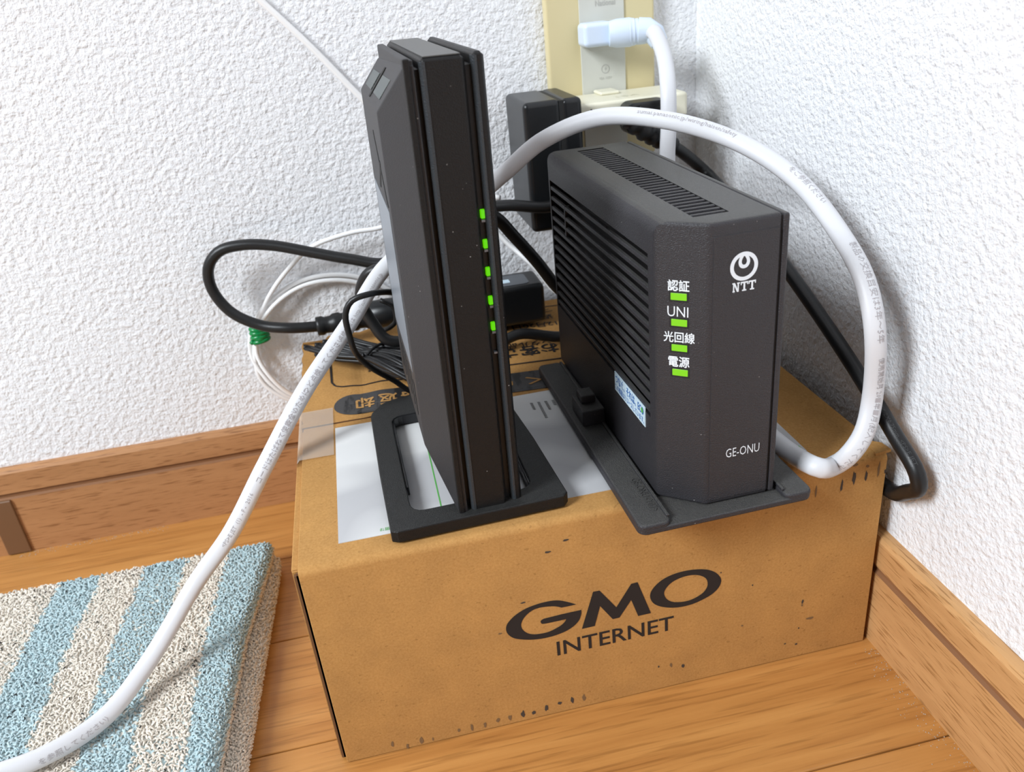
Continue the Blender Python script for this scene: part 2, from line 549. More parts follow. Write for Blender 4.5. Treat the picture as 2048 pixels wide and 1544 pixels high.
# ------------------------------------------------------------------ wall outlet
ot = thing('wall_outlet', 'yellowed cream wall outlet plate with grey socket module, near the room corner', 'outlet', (-.0655, 0, .27))
mb = MB(); mb.prism([(p[0], p[1]) for p in rrect(-.0345, .0345, -.056, .064, .004)], -.0082, -.0002, 'y')
mb.build('plate', M_PLATE, ot, bevel=.0018, segs=3)
mb = MB(); mb.prism(rrect(-.0138, .0147, -.046, .054, .0012), -.0092, -.0075, 'y')
md = mb.build('socket_module', M_MODULE, ot, bevel=.0004)
for zz in (-.024, .020):
    mb = MB(); mb.prism(rrect(-.0095, .0105, zz - .0085, zz + .0085, .004), -.0094, -.0090, 'y')
    s = mb.build('socket', M_MODULE, ot, bevel=.0002)
    for dx in (-.0055, .0065):
        mb = MB(); mb.box(dx - .0008, dx + .0008, -.00955, -.0092, zz - .004, zz + .004)
        mb.build('slot', M_DARK, s)
flat_print('brand_lettering', fit_text('National', .0125, .0032, bold=.01), (-.0035, -.0092, .0365), (1, 0, 0), (0, 0, 1), M_EMB, ot)
ring = [(math.cos(2 * math.pi * k / 24), math.sin(2 * math.pi * k / 24)) for k in range(24)]
flat_print('safety_mark', ring_geom([(x * .0027, y * .0027) for x, y in ring], [(x * .0022, y * .0022) for x, y in ring], 32), (.0015, -.0092, .0005), (1, 0, 0), (0, 0, 1), M_EMB, ot)
flat_print('safety_mark_stroke', fill_poly([(.0008, .002), (-.0008, -.0002), (.0002, -.0002), (-.0008, -.002), (.0010, .0004), (0, .0004)]), (.0015, -.0092, .0005), (1, 0, 0), (0, 0, 1), M_EMB, ot)
flat_print('rating_lettering', fit_text('15A 125V', .008, .0014), (-.0025, -.0092, -.0055), (1, 0, 0), (0, 0, 1), M_EMB, ot)

# ------------------------------------------------------------------ power tap on the lower socket
tp = thing('power_tap', 'cream three-way power tap plugged into the lower socket of the outlet', 'power tap', (-.0600, -.030, .2500))
mb = MB(); mb.box(-.0340, .0335, -.0205, .0200, -.0070, .0072)
tb = mb.build('body', M_CREAM, tp, bevel=.0022, segs=3)
mb = MB()
for dx in (-.008, .004):
    mb.box(dx, dx + .0018, .0198, .0204, -.0035, .0035)
mb.build('prong', M_PLATE, tp)
mb = MB(); mb.box(-.013, -.0005, .004, .0198, .0071, .0092)
mb.build('top_ridge', M_CREAM, tp, bevel=.001)
flat_print('rating_lettering', fit_text('15A', .014, .006), (-.007, -.011, .0072), (1, 0, 0), (0, 1, 0), M_CREAM, tp, .0002)
for dx in (-.0265, .0245):
    mb = MB(); mb.box(dx - .0005, dx + .0005, -.0206, -.0200, -.004, .004)
    mb.build('slot', M_DARK, tp)

# ------------------------------------------------------------------ black wall adapter at the left of the tap
wa = thing('wall_adapter', 'upright black wall adapter plugged into the left end of the cream tap', 'adapter', (-.1110, -.034, .1885))
mb = MB(); mb.box(-.0185, .0035, -.028, .0248, 0, .0748)
mb.build('left_half', M_BLK, wa, bevel=.0032, segs=4)
mb = MB(); mb.box(.0041, .0160, -.028, .0248, 0, .0748)
mb.build('right_half', M_BLK, wa, bevel=.0030, segs=4)
mb = MB(); mb.box(.0025, .0055, -.0272, .0240, .0008, .0740)
mb.build('seam', M_DARK, wa)

# ------------------------------------------------------------------ white extension cord
ex = thing('extension_cord', 'thick white extension cord with pale blue plug, arching over the grey unit', 'cord')
WR = (-.25, -.85, .46)
Wpts = [(-.0440, -.0330, .2905), (-0.04329, -0.03800, 0.29130), (-0.04264, -0.05200, 0.28033), (-0.04815, -0.07350, 0.26388), (-0.04954, -0.07750, 0.24422), (-0.04988, -0.07650, 0.22163),
        (-.0440, -.076, .175), (-.0420, -.090, .138), (-.0400, -.125, .1235), (-.0450, -.170, .1216), (-.0555, -.205, .1214),
        (-0.05470, -0.24083, 0.12160), (-0.05082, -0.25737, 0.12320), (-0.03902, -0.25050, 0.11804), (-0.03574, -0.25450, 0.12445), (-0.02859, -0.25350, 0.13373), (-0.02351, -0.24950, 0.14776), (-0.02635, -0.25000, 0.18118), (-0.02638, -0.24000, 0.19962), (-0.02604, -0.22000, 0.21341),
        (-0.02870, -0.18200, 0.23197), (-0.04473, -0.15200, 0.24658), (-0.07278, -0.13200, 0.25697), (-0.10107, -0.11500, 0.25938), (-0.12933, -0.10400, 0.24979), (-0.14963, -0.09800, 0.23476),
        (-.170, -.090, .2190), (-.195, -.090, .2060), (-0.22115, -0.10000, 0.19310), (-0.24374, -0.11800, 0.17233), (-0.27176, -0.14000, 0.14815), (-0.29810, -0.15800, 0.11774), (-0.32017, -0.16800, 0.08965), (-0.34346, -0.17000, 0.06499), (-0.37026, -0.19100, 0.03880),
        (-0.38832, -0.21350, 0.03052), (-0.40773, -0.22850, 0.03066), (-0.42823, -0.23550, 0.03204), (-.500, -.240, .036), (-.58, -.245, .034)]
wc, wfr = cord('cord', Wpts, .0032, .0045, M_WCORD, ex, WR, .003, 18)
def arc_at(fr, p):
    L = 0; best = (9, 0)
    for a, b in zip(fr, fr[1:]):
        d = (a[0] - Vector(p)).length
        if d < best[0]: best = (d, L)
        L += (b[0] - a[0]).length
    return best[1]
sA = arc_at(wfr, (-0.08579, -0.12100, 0.26002))
for txt, p, h in (('sumai.panasonic.jp/wiring/haisen/safety', (-0.08394, -0.12100, 0.25980), .0026),
               ('をご参照ください', (-0.03029, -0.18000, 0.23457), .0028),
               ('製品の交換目安は3年〜5年', (-0.02361, -0.22500, 0.20794), .0030),
               ('使用開始月 20■年■月(記入してください)', (-0.02518, -0.25000, 0.17126), .0030)):
    cord_print('cord_lettering', txt, wfr, .0032, .0045, arc_at(wfr, p), h * 1.15, M_GINK, ex, True, .30)
for txt, p, h in (('点検方法は http://sumai.panasonic.jp', (-0.25093, -0.12200, 0.16514), .0026),
               ('つど点検してください', (-0.27302, -0.14100, 0.14686), .0027),
               ('安全のために', (-0.28420, -0.15200, 0.13499), .0027),
               ('コードはたばねて使わない', (-0.30438, -0.16000, 0.11134), .0027),
               ('<PS>E JET  (1)  - F -  2016', (-0.32743, -0.17100, 0.08389), .0022),
               ('を参照してください)', (-0.41535, -0.23100, 0.03030), .0030)):
    cord_print('cord_lettering', txt, wfr, .0032, .0045, arc_at(wfr, p), h * 1.2, M_GINK, ex, True, -.35)
# the right-angle plug: a flat blade housing, a fatter shell and ribbed cord relief
mb = MB(); mb.box(-.0815, -.0630, -.0260, -.0097, .2850, .2985)
pl = mb.build('plug_housing', M_PLUGW, ex, bevel=.0028, segs=4)
mb = MB()
mb.tube([(-.0660, -.0245, .2914), (-.0615, -.0255, .2914), (-.0540, -.0270, .2913), (-.0480, -.0290, .2912)], [.0070, .0080, .0082, .0066], 20)
for k in range(5):
    x = -.0545 + k * .0022
    mb.tube([(x, -.0272 - k * .0005, .2913), (x + .0012, -.0275 - k * .0005, .2913)], .0080 - k * .0003, 20)
mb.tube([(-.0490, -.0290, .2915), (-.0440, -.0310, .2912), (-.0405, -.0335, .2890), (-.0388, -.0365, .2840)], [.0076, .0074, .0064, .0052], 18)
mb.build('plug_shell', M_PLUGW, ex, smooth=True, bevel=.0004)

# ------------------------------------------------------------------ black power cord from the tap to the gap beside the box
pc = thing('mains_cable', 'black mains cable plugged into the cream tap, running down the right wall', 'cable')
mb = MB(); mb.prism(rrect(-.0700, -.0425, .2385, .2565, .005), -.0660, -.0508, 'y')
pb = mb.build('plug', M_BLK, pc, bevel=.0018, segs=3)
mb = MB(); mb.prism(rrect(-.0655, -.0470, .2425, .2530, .003), -.0664, -.0655, 'y')
mb.build('plug_face', M_BLK, pb, bevel=.0003)
rel = catmull([(-0.06699, -0.06400, 0.24952), (-0.05940, -0.06600, 0.24160), (-0.05015, -0.06400, 0.23505), (-0.04021, -0.06000, 0.22854)], .0012)
mb = MB(); mb.tube(rel, [.0070 - .0030 * i / len(rel) + (.0011 if (i // 2) % 2 == 0 else 0) for i in range(len(rel))], 14)
mb.build('ribbed_relief', M_CORD, pb, smooth=True)
Bp = [(-0.04892, -0.06400, 0.23432), (-0.03361, -0.05700, 0.22397), (-0.01491, -0.05000, 0.20815), (-0.01600, -0.10157, 0.19622), (-0.01600, -0.14980, 0.18078), (-0.01550, -0.19085, 0.16412), (-0.01500, -0.22708, 0.14731), (-0.01300, -0.25380, 0.13012), (-0.01200, -0.26904, 0.12017), (-0.01050, -0.27055, 0.11245), (-0.00800, -0.26087, 0.10298), (-0.00480, -0.24693, 0.09322), (-.0046, -.21, .0935), (-.0046, -.12, .093)]
bc, bfr = cord('cord', Bp, .0036, .0037, M_CORD, pc, None, .003, 14)
s0 = arc_at(bfr, (-0.01400, -0.24438, 0.14129))
M_RELIEF, _, _ = new_mat('raised_cord_marking', (.055, .055, .058), .3)
best = None
for a_ in [k * .3 for k in range(21)]:
    i_ = bis([0] + [sum((bfr[q + 1][0] - bfr[q][0]).length for q in range(k + 1)) for k in range(len(bfr) - 1)], s0)
    d_ = (bfr[i_][2] * math.cos(a_) + bfr[i_][3] * math.sin(a_)).dot(Vector((-.45, -.75, .45)))
    if best is None or d_ > best[0]: best = (d_, a_)
cord_print('cord_lettering', 'EFK 2X0.75mm  <PS>E JET', bfr, .0036, .0037, s0, .0026, M_RELIEF, pc, False, best[1])

# ------------------------------------------------------------------ cardboard box
BX0, BX1, BY0, BY1, BH = -.2795, -.0095, -.2467, -.0098, .1158
bx = thing('cardboard_box', 'brown cardboard box with large black lettering, standing in the room corner', 'box', (0, 0, 0))
mb = MB()
T = .003
mb.box(BX0 - .002, BX1, BY0 + .0062, BY1, .0004, .004)
mb.box(BX1 - T, BX1, BY0 + T, BY1, .0004, BH - T)
mb.box(BX0 - .0034, BX0 + .001, BY0 + .0064, BY1, .0004, BH - T)
mb.box(BX0 - .0010, BX1, BY1 - T, BY1, .0004, BH - T)
mb.build('side_panels', M_CARD, bx, bevel=.0006)
# front panel and the front half of the lid: one folded sheet
mb = MB()
arc = [(BY0 + .0035 - .0035 * math.cos(math.radians(a)), BH - .0035 + .0035 * math.sin(math.radians(a))) for a in range(0, 91, 15)]
sec = [(BY0, .0003)] + arc + [(-.1205, BH), (-.1205, BH - T), (BY0 + T, BH - T), (BY0 + T, .0003)]
mb.prism(sec, BX0, BX1, 'x')
mb.build('front_panel_and_lid', M_CARD, bx, bevel=.0004, segs=1)
for k, (ya, xo) in enumerate(((BY0 + .0036, -.0014), (BY0 + .0052, -.0030))):
    mb = MB(); mb.box(BX0 + xo, BX0 + .03, ya, ya + .0009, .0004, BH - .0035)
    mb.build('side_liner', M_CARD_D if k == 0 else M_CARD, bx)
mb = MB(); mb.box(BX0 - .0024, BX0 + .02, BY0 + .0036, BY0 + .0062, .0004, BH - .0045)
mb.build('corrugated_edge', M_CARD_D, bx)
# rear flap, lifting towards the wall and creased, with a torn left corner
nx, ny = 130, 44
def flap_z(u, v):
    x = BX0 - .001 + (BX1 - BX0) * u; 
    vv = max(0, (v - .19) / .81)
    z = BH + .0002 + .0090 * vv ** 1.1
    z += .0012 * math.exp(-((x + .236 - .010 * v) / .006) ** 2) * (.3 + v) - .0010 * math.exp(-((x + .247 - .004 * v) / .004) ** 2) * (.2 + v)
    z += .0004 * vv * math.sin(u * 23 + v * 3)
    return z
mb = MB(); vs = []; 
for lay in (0, 1):
    for j in range(ny + 1):
        for i in range(nx + 1):
            u, v = i / nx, j / ny
            x = BX0 - .001 + (BX1 - BX0 + .001) * u; y = -.1195 + (.1195 - .0100) * v
            if v > .97 and u < .06: y -= .006
            if u == 0: x += .0006 * math.sin(v * 40)
            vs.append((x, y, flap_z(u, v) - (.0026 if lay else 0)))
W1 = (nx + 1) * (ny + 1)
fs = []
for j in range(ny):
    for i in range(nx):
        a = j * (nx + 1) + i
        fs.append((a, a + 1, a + nx + 2, a + nx + 1)); fs.append((W1 + a, W1 + a + nx + 1, W1 + a + nx + 2, W1 + a + 1))
edge = [i for i in range(nx + 1)] + [(j) * (nx + 1) + nx for j in range(1, ny + 1)] + [ny * (nx + 1) + i for i in range(nx - 1, -1, -1)] + [j * (nx + 1) for j in range(ny - 1, 0, -1)]
mi = [0] * len(fs)
efs = [(edge[(k + 1) % len(edge)], edge[k], W1 + edge[k], W1 + edge[(k + 1) % len(edge)]) for k in range(len(edge))]
mb.v = vs; mb.f = fs + efs; mb.mi = mi + [1] * len(efs)
mb.build('rear_flap', [M_CARD, M_CARD_D], bx)
mb = MB(); mb.box(BX0 + .001, BX1 - .001, -.1206, -.1194, BH - .0040, BH - .0006)
mb.build('slit_edge', M_CARD_D, bx)
mb = MB()
mb.add([(BX1 - .006, BY0 + .001, BH + .0003), (BX1 + .0022, BY0 + .0015, BH + .0008), (BX1 + .0018, BY0 + .0085, BH + .0006), (BX1 - .004, BY0 + .014, BH + .0003),
        (BX1 - .006, BY0 + .001, BH - .001), (BX1 + .0022, BY0 + .0015, BH - .0006), (BX1 + .0018, BY0 + .0085, BH - .0008), (BX1 - .004, BY0 + .014, BH - .001)],
       [(0, 1, 2, 3), (7, 6, 5, 4), (0, 4, 5, 1), (1, 5, 6, 2), (2, 6, 7, 3), (3, 7, 4, 0)])
mb.build('lid_tab', M_CARD, bx)
def top_z(x, y):
    if y < -.1195: return BH
    u = (x - BX0 + .001) / (BX1 - BX0 + .001); v = (y + .1195) / .1095
    return flap_z(min(max(u, 0), 1), min(max(v, 0), 1))
def flap_print(name, geom, origin, rot180, mat, lift=.0003, parent=bx):
    """print lying on the lid, following its creases"""
    vs, fs = geom
    s = -1 if rot180 else 1
    mb = MB(); bm = bmesh.new()
    for v in vs: bm.verts.new((origin[0] + s * v.x, origin[1] + s * v.y - .08 * (origin[0] + s * v.x + .2625), v.z))
    bm.verts.ensure_lookup_table()
    for f in fs:
        try: bm.faces.new([bm.verts[i] for i in f])
        except ValueError: pass
    for _ in range(6):
        es = [e for e in bm.edges if e.calc_length() > .0025]
        if not es: break
        bmesh.ops.subdivide_edges(bm, edges=es, cuts=1)
    bmesh.ops.triangulate(bm, faces=bm.faces)
    for v in bm.verts: v.co.z = top_z(v.co.x, v.co.y) + lift + v.co.z
    bmesh.ops.recalc_face_normals(bm, faces=bm.faces)
    me = bpy.data.meshes.new(name); bm.to_mesh(me); bm.free()
    me.materials.append(mat)
    o = bpy.data.objects.new(name, me); COL.objects.link(o); o.parent = parent
    return o
# lettering on the front
def front_pts(l): return [(p[0], p[2]) for p in l]
G = [(-0.16225, 0.06674), (-0.16616, 0.06925), (-0.17055, 0.07142), (-0.17500, 0.07210), (-0.18041, 0.07184), (-0.18587, 0.07070), (-0.19084, 0.06829), (-0.19441, 0.06510), (-0.19590, 0.06207), (-0.19564, 0.05851), (-0.19326, 0.05510), (-0.18922, 0.05292), (-0.18388, 0.05130), (-0.17842, 0.05068), (-0.17286, 0.05099), (-0.16785, 0.05217), (-0.16402, 0.05423), (-0.16139, 0.05701), (-0.16009, 0.06053), (-0.16002, 0.06283), (-0.16962, 0.06279), (-0.17813, 0.06246), (-0.17953, 0.06162), (-0.17950, 0.06038), (-0.17836, 0.05944), (-0.17229, 0.05928), (-0.16752, 0.05927), (-0.16809, 0.05811), (-0.17004, 0.05632), (-0.17321, 0.05486), (-0.17634, 0.05395), (-0.18001, 0.05390), (-0.18361, 0.05453), (-0.18651, 0.05614), (-0.18840, 0.05878), (-0.18887, 0.06162), (-0.18791, 0.06442), (-0.18589, 0.06692), (-0.18305, 0.06879), (-0.18000, 0.06947), (-0.17642, 0.06924), (-0.17286, 0.06849), (-0.17110, 0.06778), (-0.16935, 0.06677), (-0.16572, 0.06669)]
Mg = [(-0.15387, 0.07197), (-0.15082, 0.07191), (-0.14311, 0.05973), (-0.13547, 0.07183), (-0.13237, 0.07199), (-0.12618, 0.05154), (-0.13253, 0.05148), (-0.13573, 0.06221), (-0.14177, 0.05311), (-0.14510, 0.05301), (-0.15093, 0.06265), (-0.15406, 0.05126), (-0.16035, 0.05122)]
Oo = [(-0.12634, 0.06098), (-0.12598, 0.06436), (-0.12373, 0.06759), (-0.11995, 0.07039), (-0.11492, 0.07210), (-0.10864, 0.07258), (-0.10232, 0.07185), (-0.09721, 0.07015), (-0.09332, 0.06724), (-0.09098, 0.06356), (-0.09091, 0.06044), (-0.09245, 0.05734), (-0.09564, 0.05466), (-0.10015, 0.05272), (-0.10531, 0.05136), (-0.11112, 0.05120), (-0.11626, 0.05214), (-0.12136, 0.05432), (-0.12482, 0.05723)]
Oi = [(-0.11940, 0.06105), (-0.11906, 0.06366), (-0.11683, 0.06652), (-0.11367, 0.06836), (-0.10926, 0.06933), (-0.10482, 0.06909), (-0.10099, 0.06756), (-0.09840, 0.06512), (-0.09758, 0.06220), (-0.09799, 0.05959), (-0.09988, 0.05698), (-0.10341, 0.05502), (-0.10727, 0.05410), (-0.11177, 0.05438), (-0.11561, 0.05574), (-0.11815, 0.05799)]
def keep_corner_smooth(P, corners, sub=5):
    n = len(P); out = []
    for i in range(n):
        p1, p2 = Vector(P[i]), Vector(P[(i + 1) % n])
        p0 = Vector(P[i - 1]) if i not in corners else p1 * 2 - p2
        p3 = Vector(P[(i + 2) % n]) if (i + 1) % n not in corners else p2 * 2 - p1
        for k in range(sub):
            t = k / sub
            out.append(.5 * ((2 * p1) + (p2 - p0) * t + (2 * p0 - 5 * p1 + 4 * p2 - p3) * t * t + (3 * p1 - p0 - 3 * p2 + p3) * t ** 3))
    return out
FY = BY0
lt = flat_print('letter_g', fill_poly(keep_corner_smooth(G, {0, 18, 19, 26, 43, 21, 20, 25})), (0, FY, 0), (1, 0, 0), (0, 0, 1), M_INK, bx)
flat_print('letter_m', fill_poly(Mg), (0, FY, 0), (1, 0, 0), (0, 0, 1), M_INK, bx)
flat_print('letter_o', ring_geom(smooth_loop(Oo), smooth_loop(Oi)), (0, FY, 0), (1, 0, 0), (0, 0, 1), M_INK, bx)
flat_print('company_lettering', fit_text('INTERNET', .0584, .0087, bold=.008), (-.1731, FY, .0380), (1, 0, 0), (0, 0, 1), M_INK, bx)
# scuffs and creases on the front
def blob(cx, cy, w, h, n=9):
    return [(cx + w * math.cos(2 * math.pi * k / n) * random.uniform(.5, 1), cy + h * math.sin(2 * math.pi * k / n) * random.uniform(.5, 1)) for k in range(n)]
M_SCUFF, nt, b = new_mat('dark_scuff', (.06, .045, .035), .85)
M_SCUFF2, nt, b = new_mat('faint_scuff', (.20, .115, .05), .85)
dk = MB(); ft = MB()
for u, w, h, which in [((-0.2571, 0, 0.0056), 0.00074, 0.00184, 1), ((-0.2504, 0, 0.0019), 0.00074, 0.00158, 1), ((-0.2433, 0, 0.0037), 0.00099, 0.00211, 1), ((-0.2379, 0, 0.0026), 0.00049, 0.00105, 1), ((-0.2249, 0, 0.0045), 0.00074, 0.00132, 1), ((-0.2184, 0, 0.0045), 0.00074, 0.00211, 1), ((-0.2120, 0, 0.0041), 0.00074, 0.00158, 1), ((-0.2054, 0, 0.0050), 0.00099, 0.00132, 1), ((-0.1994, 0, 0.0048), 0.00099, 0.00158, 1), ((-0.1928, 0, 0.0054), 0.00123, 0.00237, 0), ((-0.1874, 0, 0.0044), 0.00123, 0.00132, 0), ((-0.1809, 0, 0.0054), 0.00099, 0.00211, 0), ((-0.1742, 0, 0.0067), 0.00123, 0.00132, 0), ((-0.1676, 0, 0.0070), 0.00099, 0.00237, 0), ((-0.1617, 0, 0.0062), 0.00099, 0.00237, 1), ((-0.1735, 0, 0.0998), 0.00173, 0.00079, 0), ((-0.1649, 0, 0.1043), 0.00148, 0.00079, 0), ((-0.1868, 0, 0.0744), 0.00123, 0.00053, 0), ((-0.1990, 0, 0.0593), 0.00099, 0.00053, 1), ((-0.0468, 0, 0.0370), 0.00074, 0.00132, 0), ((-0.0469, 0, 0.0347), 0.00049, 0.00079, 1), ((-0.0477, 0, 0.0198), 0.00049, 0.00079, 0), ((-0.0483, 0, 0.0091), 0.00074, 0.00079, 0), ((-0.0546, 0, 0.0112), 0.00074, 0.00053, 0), ((-0.0418, 0, 0.0248), 0.00198, 0.00079, 1), ((-0.1098, 0, 0.0125), 0.00099, 0.00132, 0), ((-0.1161, 0, 0.0148), 0.00074, 0.00132, 1), ((-0.1227, 0, 0.0157), 0.00049, 0.00105, 0), ((-0.0449, 0, 0.1028), 0.00049, 0.00316, 1), ((-0.0320, 0, 0.1027), 0.00074, 0.00368, 0), ((-0.0260, 0, 0.1060), 0.00099, 0.00421, 0), ((-0.0198, 0, 0.1055), 0.00074, 0.00368, 0), ((-0.0137, 0, 0.1074), 0.00074, 0.00421, 1), ((-0.0102, 0, 0.1061), 0.00049, 0.00132, 0), ((-0.0197, 0, 0.1110), 0.00099, 0.00079, 1), ((-0.0262, 0, 0.1129), 0.00123, 0.00079, 1), ((-0.0788, 0, 0.0302), 0.00074, 0.00053, 1), ((-0.0743, 0, 0.0548), 0.00049, 0.00053, 0), ((-0.0909, 0, 0.0668), 0.00049, 0.00053, 0)]:
    vs, fs = fill_poly(blob(u[0], u[2], w, h))
    w, h = (w * 1.35, h * 1.35) if which else (w * 1.15, h * 1.15)
    vs, fs = fill_poly(blob(u[0], u[2], w, h))
    (ft if which else dk).add([(v.x, FY - .00012, v.y) for v in vs], fs)
o = dk.build('scuff_marks', M_SCUFF, bx); o['kind'] = 'stuff'; o['label'] = 'dark scuff marks'
o = ft.build('faint_marks', M_SCUFF2, bx); o['kind'] = 'stuff'; o['label'] = 'faint brown scuff marks'
# prints on the rear flap, upside down to the viewer
flap_print('printed_band', fill_poly(rrect(-.2625, -.1190, -.1132, -.0888, .0120, 8)), (0, 0), False, M_BAND, .0003)
for ch_, x in (('却', -.2445), ('返', -.2312), ('器', -.2185), ('ら', -.1640), ('く', -.1475)):
    flap_print('band_character', fit_text(ch_, .0110 if ch_ != 'く' else .0090, .0135 if ch_ not in 'くら' else .0100, bold=.02), (x + .0055, -.0940 if ch_ not in 'くら' else -.0970), True, M_TAN, .0006)
path = [(-.2636, -.022), (-.2630, -.0725), (-.2610, -.0768), (-.2570, -.0785), (-.2228, -.0790), (-.1700, -.0785), (-.0850, -.0785)]
ln = []
for (x0, y0), (x1, y1) in zip(path, path[1:]):
    d = Vector((x1 - x0, y1 - y0)).normalized(); nrm = Vector((-d.y, d.x)) * .0006
    ln.append(([Vector((x0 + nrm.x, y0 + nrm.y, 0)), Vector((x1 + nrm.x, y1 + nrm.y, 0)), Vector((x1 - nrm.x, y1 - nrm.y, 0)), Vector((x0 - nrm.x, y0 - nrm.y, 0))], [(0, 1, 2, 3)]))
allv = []; allf = []
for vs, fs in ln:
    allf += [tuple(i + len(allv) for i in f) for f in fs]; allv += vs
flap_print('printed_frame', (allv, allf), (0, 0), False, M_INK, .0004)
for txt, xr, y, w, h, bd in (('お客さまへ', -.1225, -.0583, .0620, .0125, .022), ('レンタル品に付属の', -.1180, -.0527, .0640, .0066, .01), ('12月20日までに', -.1150, -.0297, .0540, .0064, .006),
                    ('返却補償料が発生', -.1150, -.0190, .0660, .0070, .008), ('ついて', -.1130, -.0110, .0220, .0052, .01), ('同封の伝票', -.2050, -.0600, .0360, .0050, .006)):
    flap_print('flap_lettering', fit_text(txt, w, h, bold=bd), (xr, y), True, M_INK, .0004)
flap_print('flap_rule', fill_poly([(-.165, -.0080), (-.085, -.0080), (-.085, -.0071), (-.165, -.0071)]), (0, 0), False, M_INK, .0004)
# the waybill stuck on the lid
mb = MB(); mb.box(-.2622, -.0425, -.2325, -.1262, BH - .0002, BH + .00025)
lab = mb.build('shipping_label', M_PAPER, bx); lab['label'] = 'white shipping label'
mb = MB(); mb.box(-.2158, -.2152, -.2310, -.130, BH + .0002, BH + .00035); mb.build('label_rule', M_GREEN_INK, lab)
mb = MB(); mb.box(-.0475, -.0437, -.2315, -.2275, BH + .0002, BH + .00035); mb.build('label_stamp', M_GREEN_INK, lab)
for k, nn in enumerate((4, 9, 5, 3)):
    vs, fs = fit_text('#' * nn, .0022 * nn, .0018)
    flat_print('label_lettering', (vs, fs), (-.1552 + .0040 * k, -.1375 - .0004 * k, BH + .0002), (0, -1, 0), (1, 0, 0), M_INK, lab)
flat_print('label_lettering', fit_text('20', .0034, .0024), (-.2190, -.2275, BH + .0002), (1, 0, 0), (0, 1, 0), M_INK, lab)
flat_print('label_lettering', fit_text('お届け先', .009, .0024), (-.2440, -.2300, BH + .0002), (1, 0, 0), (0, 1, 0), M_GREEN_INK, lab)
# tape strip over the left end of the slit
def ribbon(path, y0, y1, t=.0002):
    mb = MB()
    for (a, b) in zip(path, path[1:]):
        mb.add([(a[0], y0, a[1]), (b[0], y0, b[1]), (b[0], y1, b[1]), (a[0], y1, a[1])], [(0, 1, 2, 3)])
    return mb
mb = ribbon([(-.2865, .094), (-.2838, .106), (-.2822, .1150), (-.2806, BH + .0010), (-.2720, BH + .0010), (-.2630, BH + .0009)], -.1560, -.1020)
mb.build('tape', M_TAPE, bx)

# ------------------------------------------------------------------ the grey optical terminal in its stand
on = thing('optical_terminal', 'charcoal network terminal with louvred side and white ring logo, upright in its stand', 'network terminal', (-.1230, -.2630, BH + .0009), (0, 0, .02))
Z0 = .0030; TOP = .1257
mb = MB()
mb.prism([(0, .0135), (.0165, 0), (.045, 0), (.045, .166), (0, .166)], Z0, TOP, 'z')
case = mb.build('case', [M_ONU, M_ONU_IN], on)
bm = bmesh.new(); bm.from_mesh(case.data)
wl = bm.edges.layers.float.new('bevel_weight_edge')
for e in bm.edges:
    a, b_ = e.verts[0].co, e.verts[1].co
    left_top = abs(a.x) < 1e-6 and abs(b_.x) < 1e-6 and a.z > .1 and b_.z > .1
    e[wl] = 1.0 if left_top else .28
bm.to_mesh(case.data); bm.free()
bv = case.modifiers.new('edge', 'BEVEL'); bv.width = .0058; bv.segments = 5; bv.limit_method = 'WEIGHT'
def cut(target, boxes):
    cs = []
    for bxs in boxes:
        mb = MB(); mb.box(*bxs, mi=1); c = mb.build('cutter', [M_ONU, M_ONU_IN], on); cs.append(c)
        m = target.modifiers.new('cut', 'BOOLEAN'); m.operation = 'DIFFERENCE'; m.solver = 'EXACT'; m.object = c
    bpy.context.view_layer.update()
    dg = bpy.context.evaluated_depsgraph_get()
    me = bpy.data.meshes.new_from_object(target.evaluated_get(dg))
    target.modifiers.clear(); target.data = me
    for c in cs: bpy.data.objects.remove(c)
    for p in me.polygons: p.use_smooth = True
    me.set_sharp_from_angle(angle=math.radians(28))
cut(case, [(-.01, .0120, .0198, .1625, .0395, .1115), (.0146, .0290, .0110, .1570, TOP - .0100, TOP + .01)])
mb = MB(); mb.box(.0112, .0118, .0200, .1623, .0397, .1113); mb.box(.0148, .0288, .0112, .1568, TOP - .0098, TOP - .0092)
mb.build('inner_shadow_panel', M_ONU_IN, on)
mb = MB(); mb.box(0, .0146, 0, .0018, -.0026, 0)
vb = None
for k in range(32):
    loc = (.0145, .0133 + k * .00450, TOP - .00005)
    if vb is None: vb = mb.build('vent_bar', M_ONU, on, bevel=.0004, segs=1, loc=loc)
    else: share(vb, 'vent_bar', on, loc)
mb = MB(); mb.box(0, .0019, 0, .1430, 0, .0021); lv = None
for k in range(13):
    loc = (.0002, .0196, .0408 + k * .00545)
    if lv is None: lv = mb.build('louver', M_ONU, on, bevel=.0003, segs=1, loc=loc)
    else: share(lv, 'louver', on, loc)
mb = MB(); mb.box(.0001, .0030, .1360, .1378, .087, .103); mb.build('grille_latch', M_ONU, on, bevel=.0003)
mb = MB(); mb.box(.0453, .0478, -.0002, .166, Z0 + .0005, TOP - .0004)
mb.build('side_cover', M_ONU, on, bevel=.0009, segs=3)
mb = MB(); mb.box(.0448, .0456, .0008, .1655, Z0 + .001, TOP - .0012); mb.build('cover_seam', M_DARK, on)
mb = MB(); mb.prism(rrect(.0178, .0440, Z0 + .0022, TOP - .0052, .0006), -.0003, .0005, 'y')
mb.build('front_plate', M_ONU, on, bevel=.0002, segs=1)
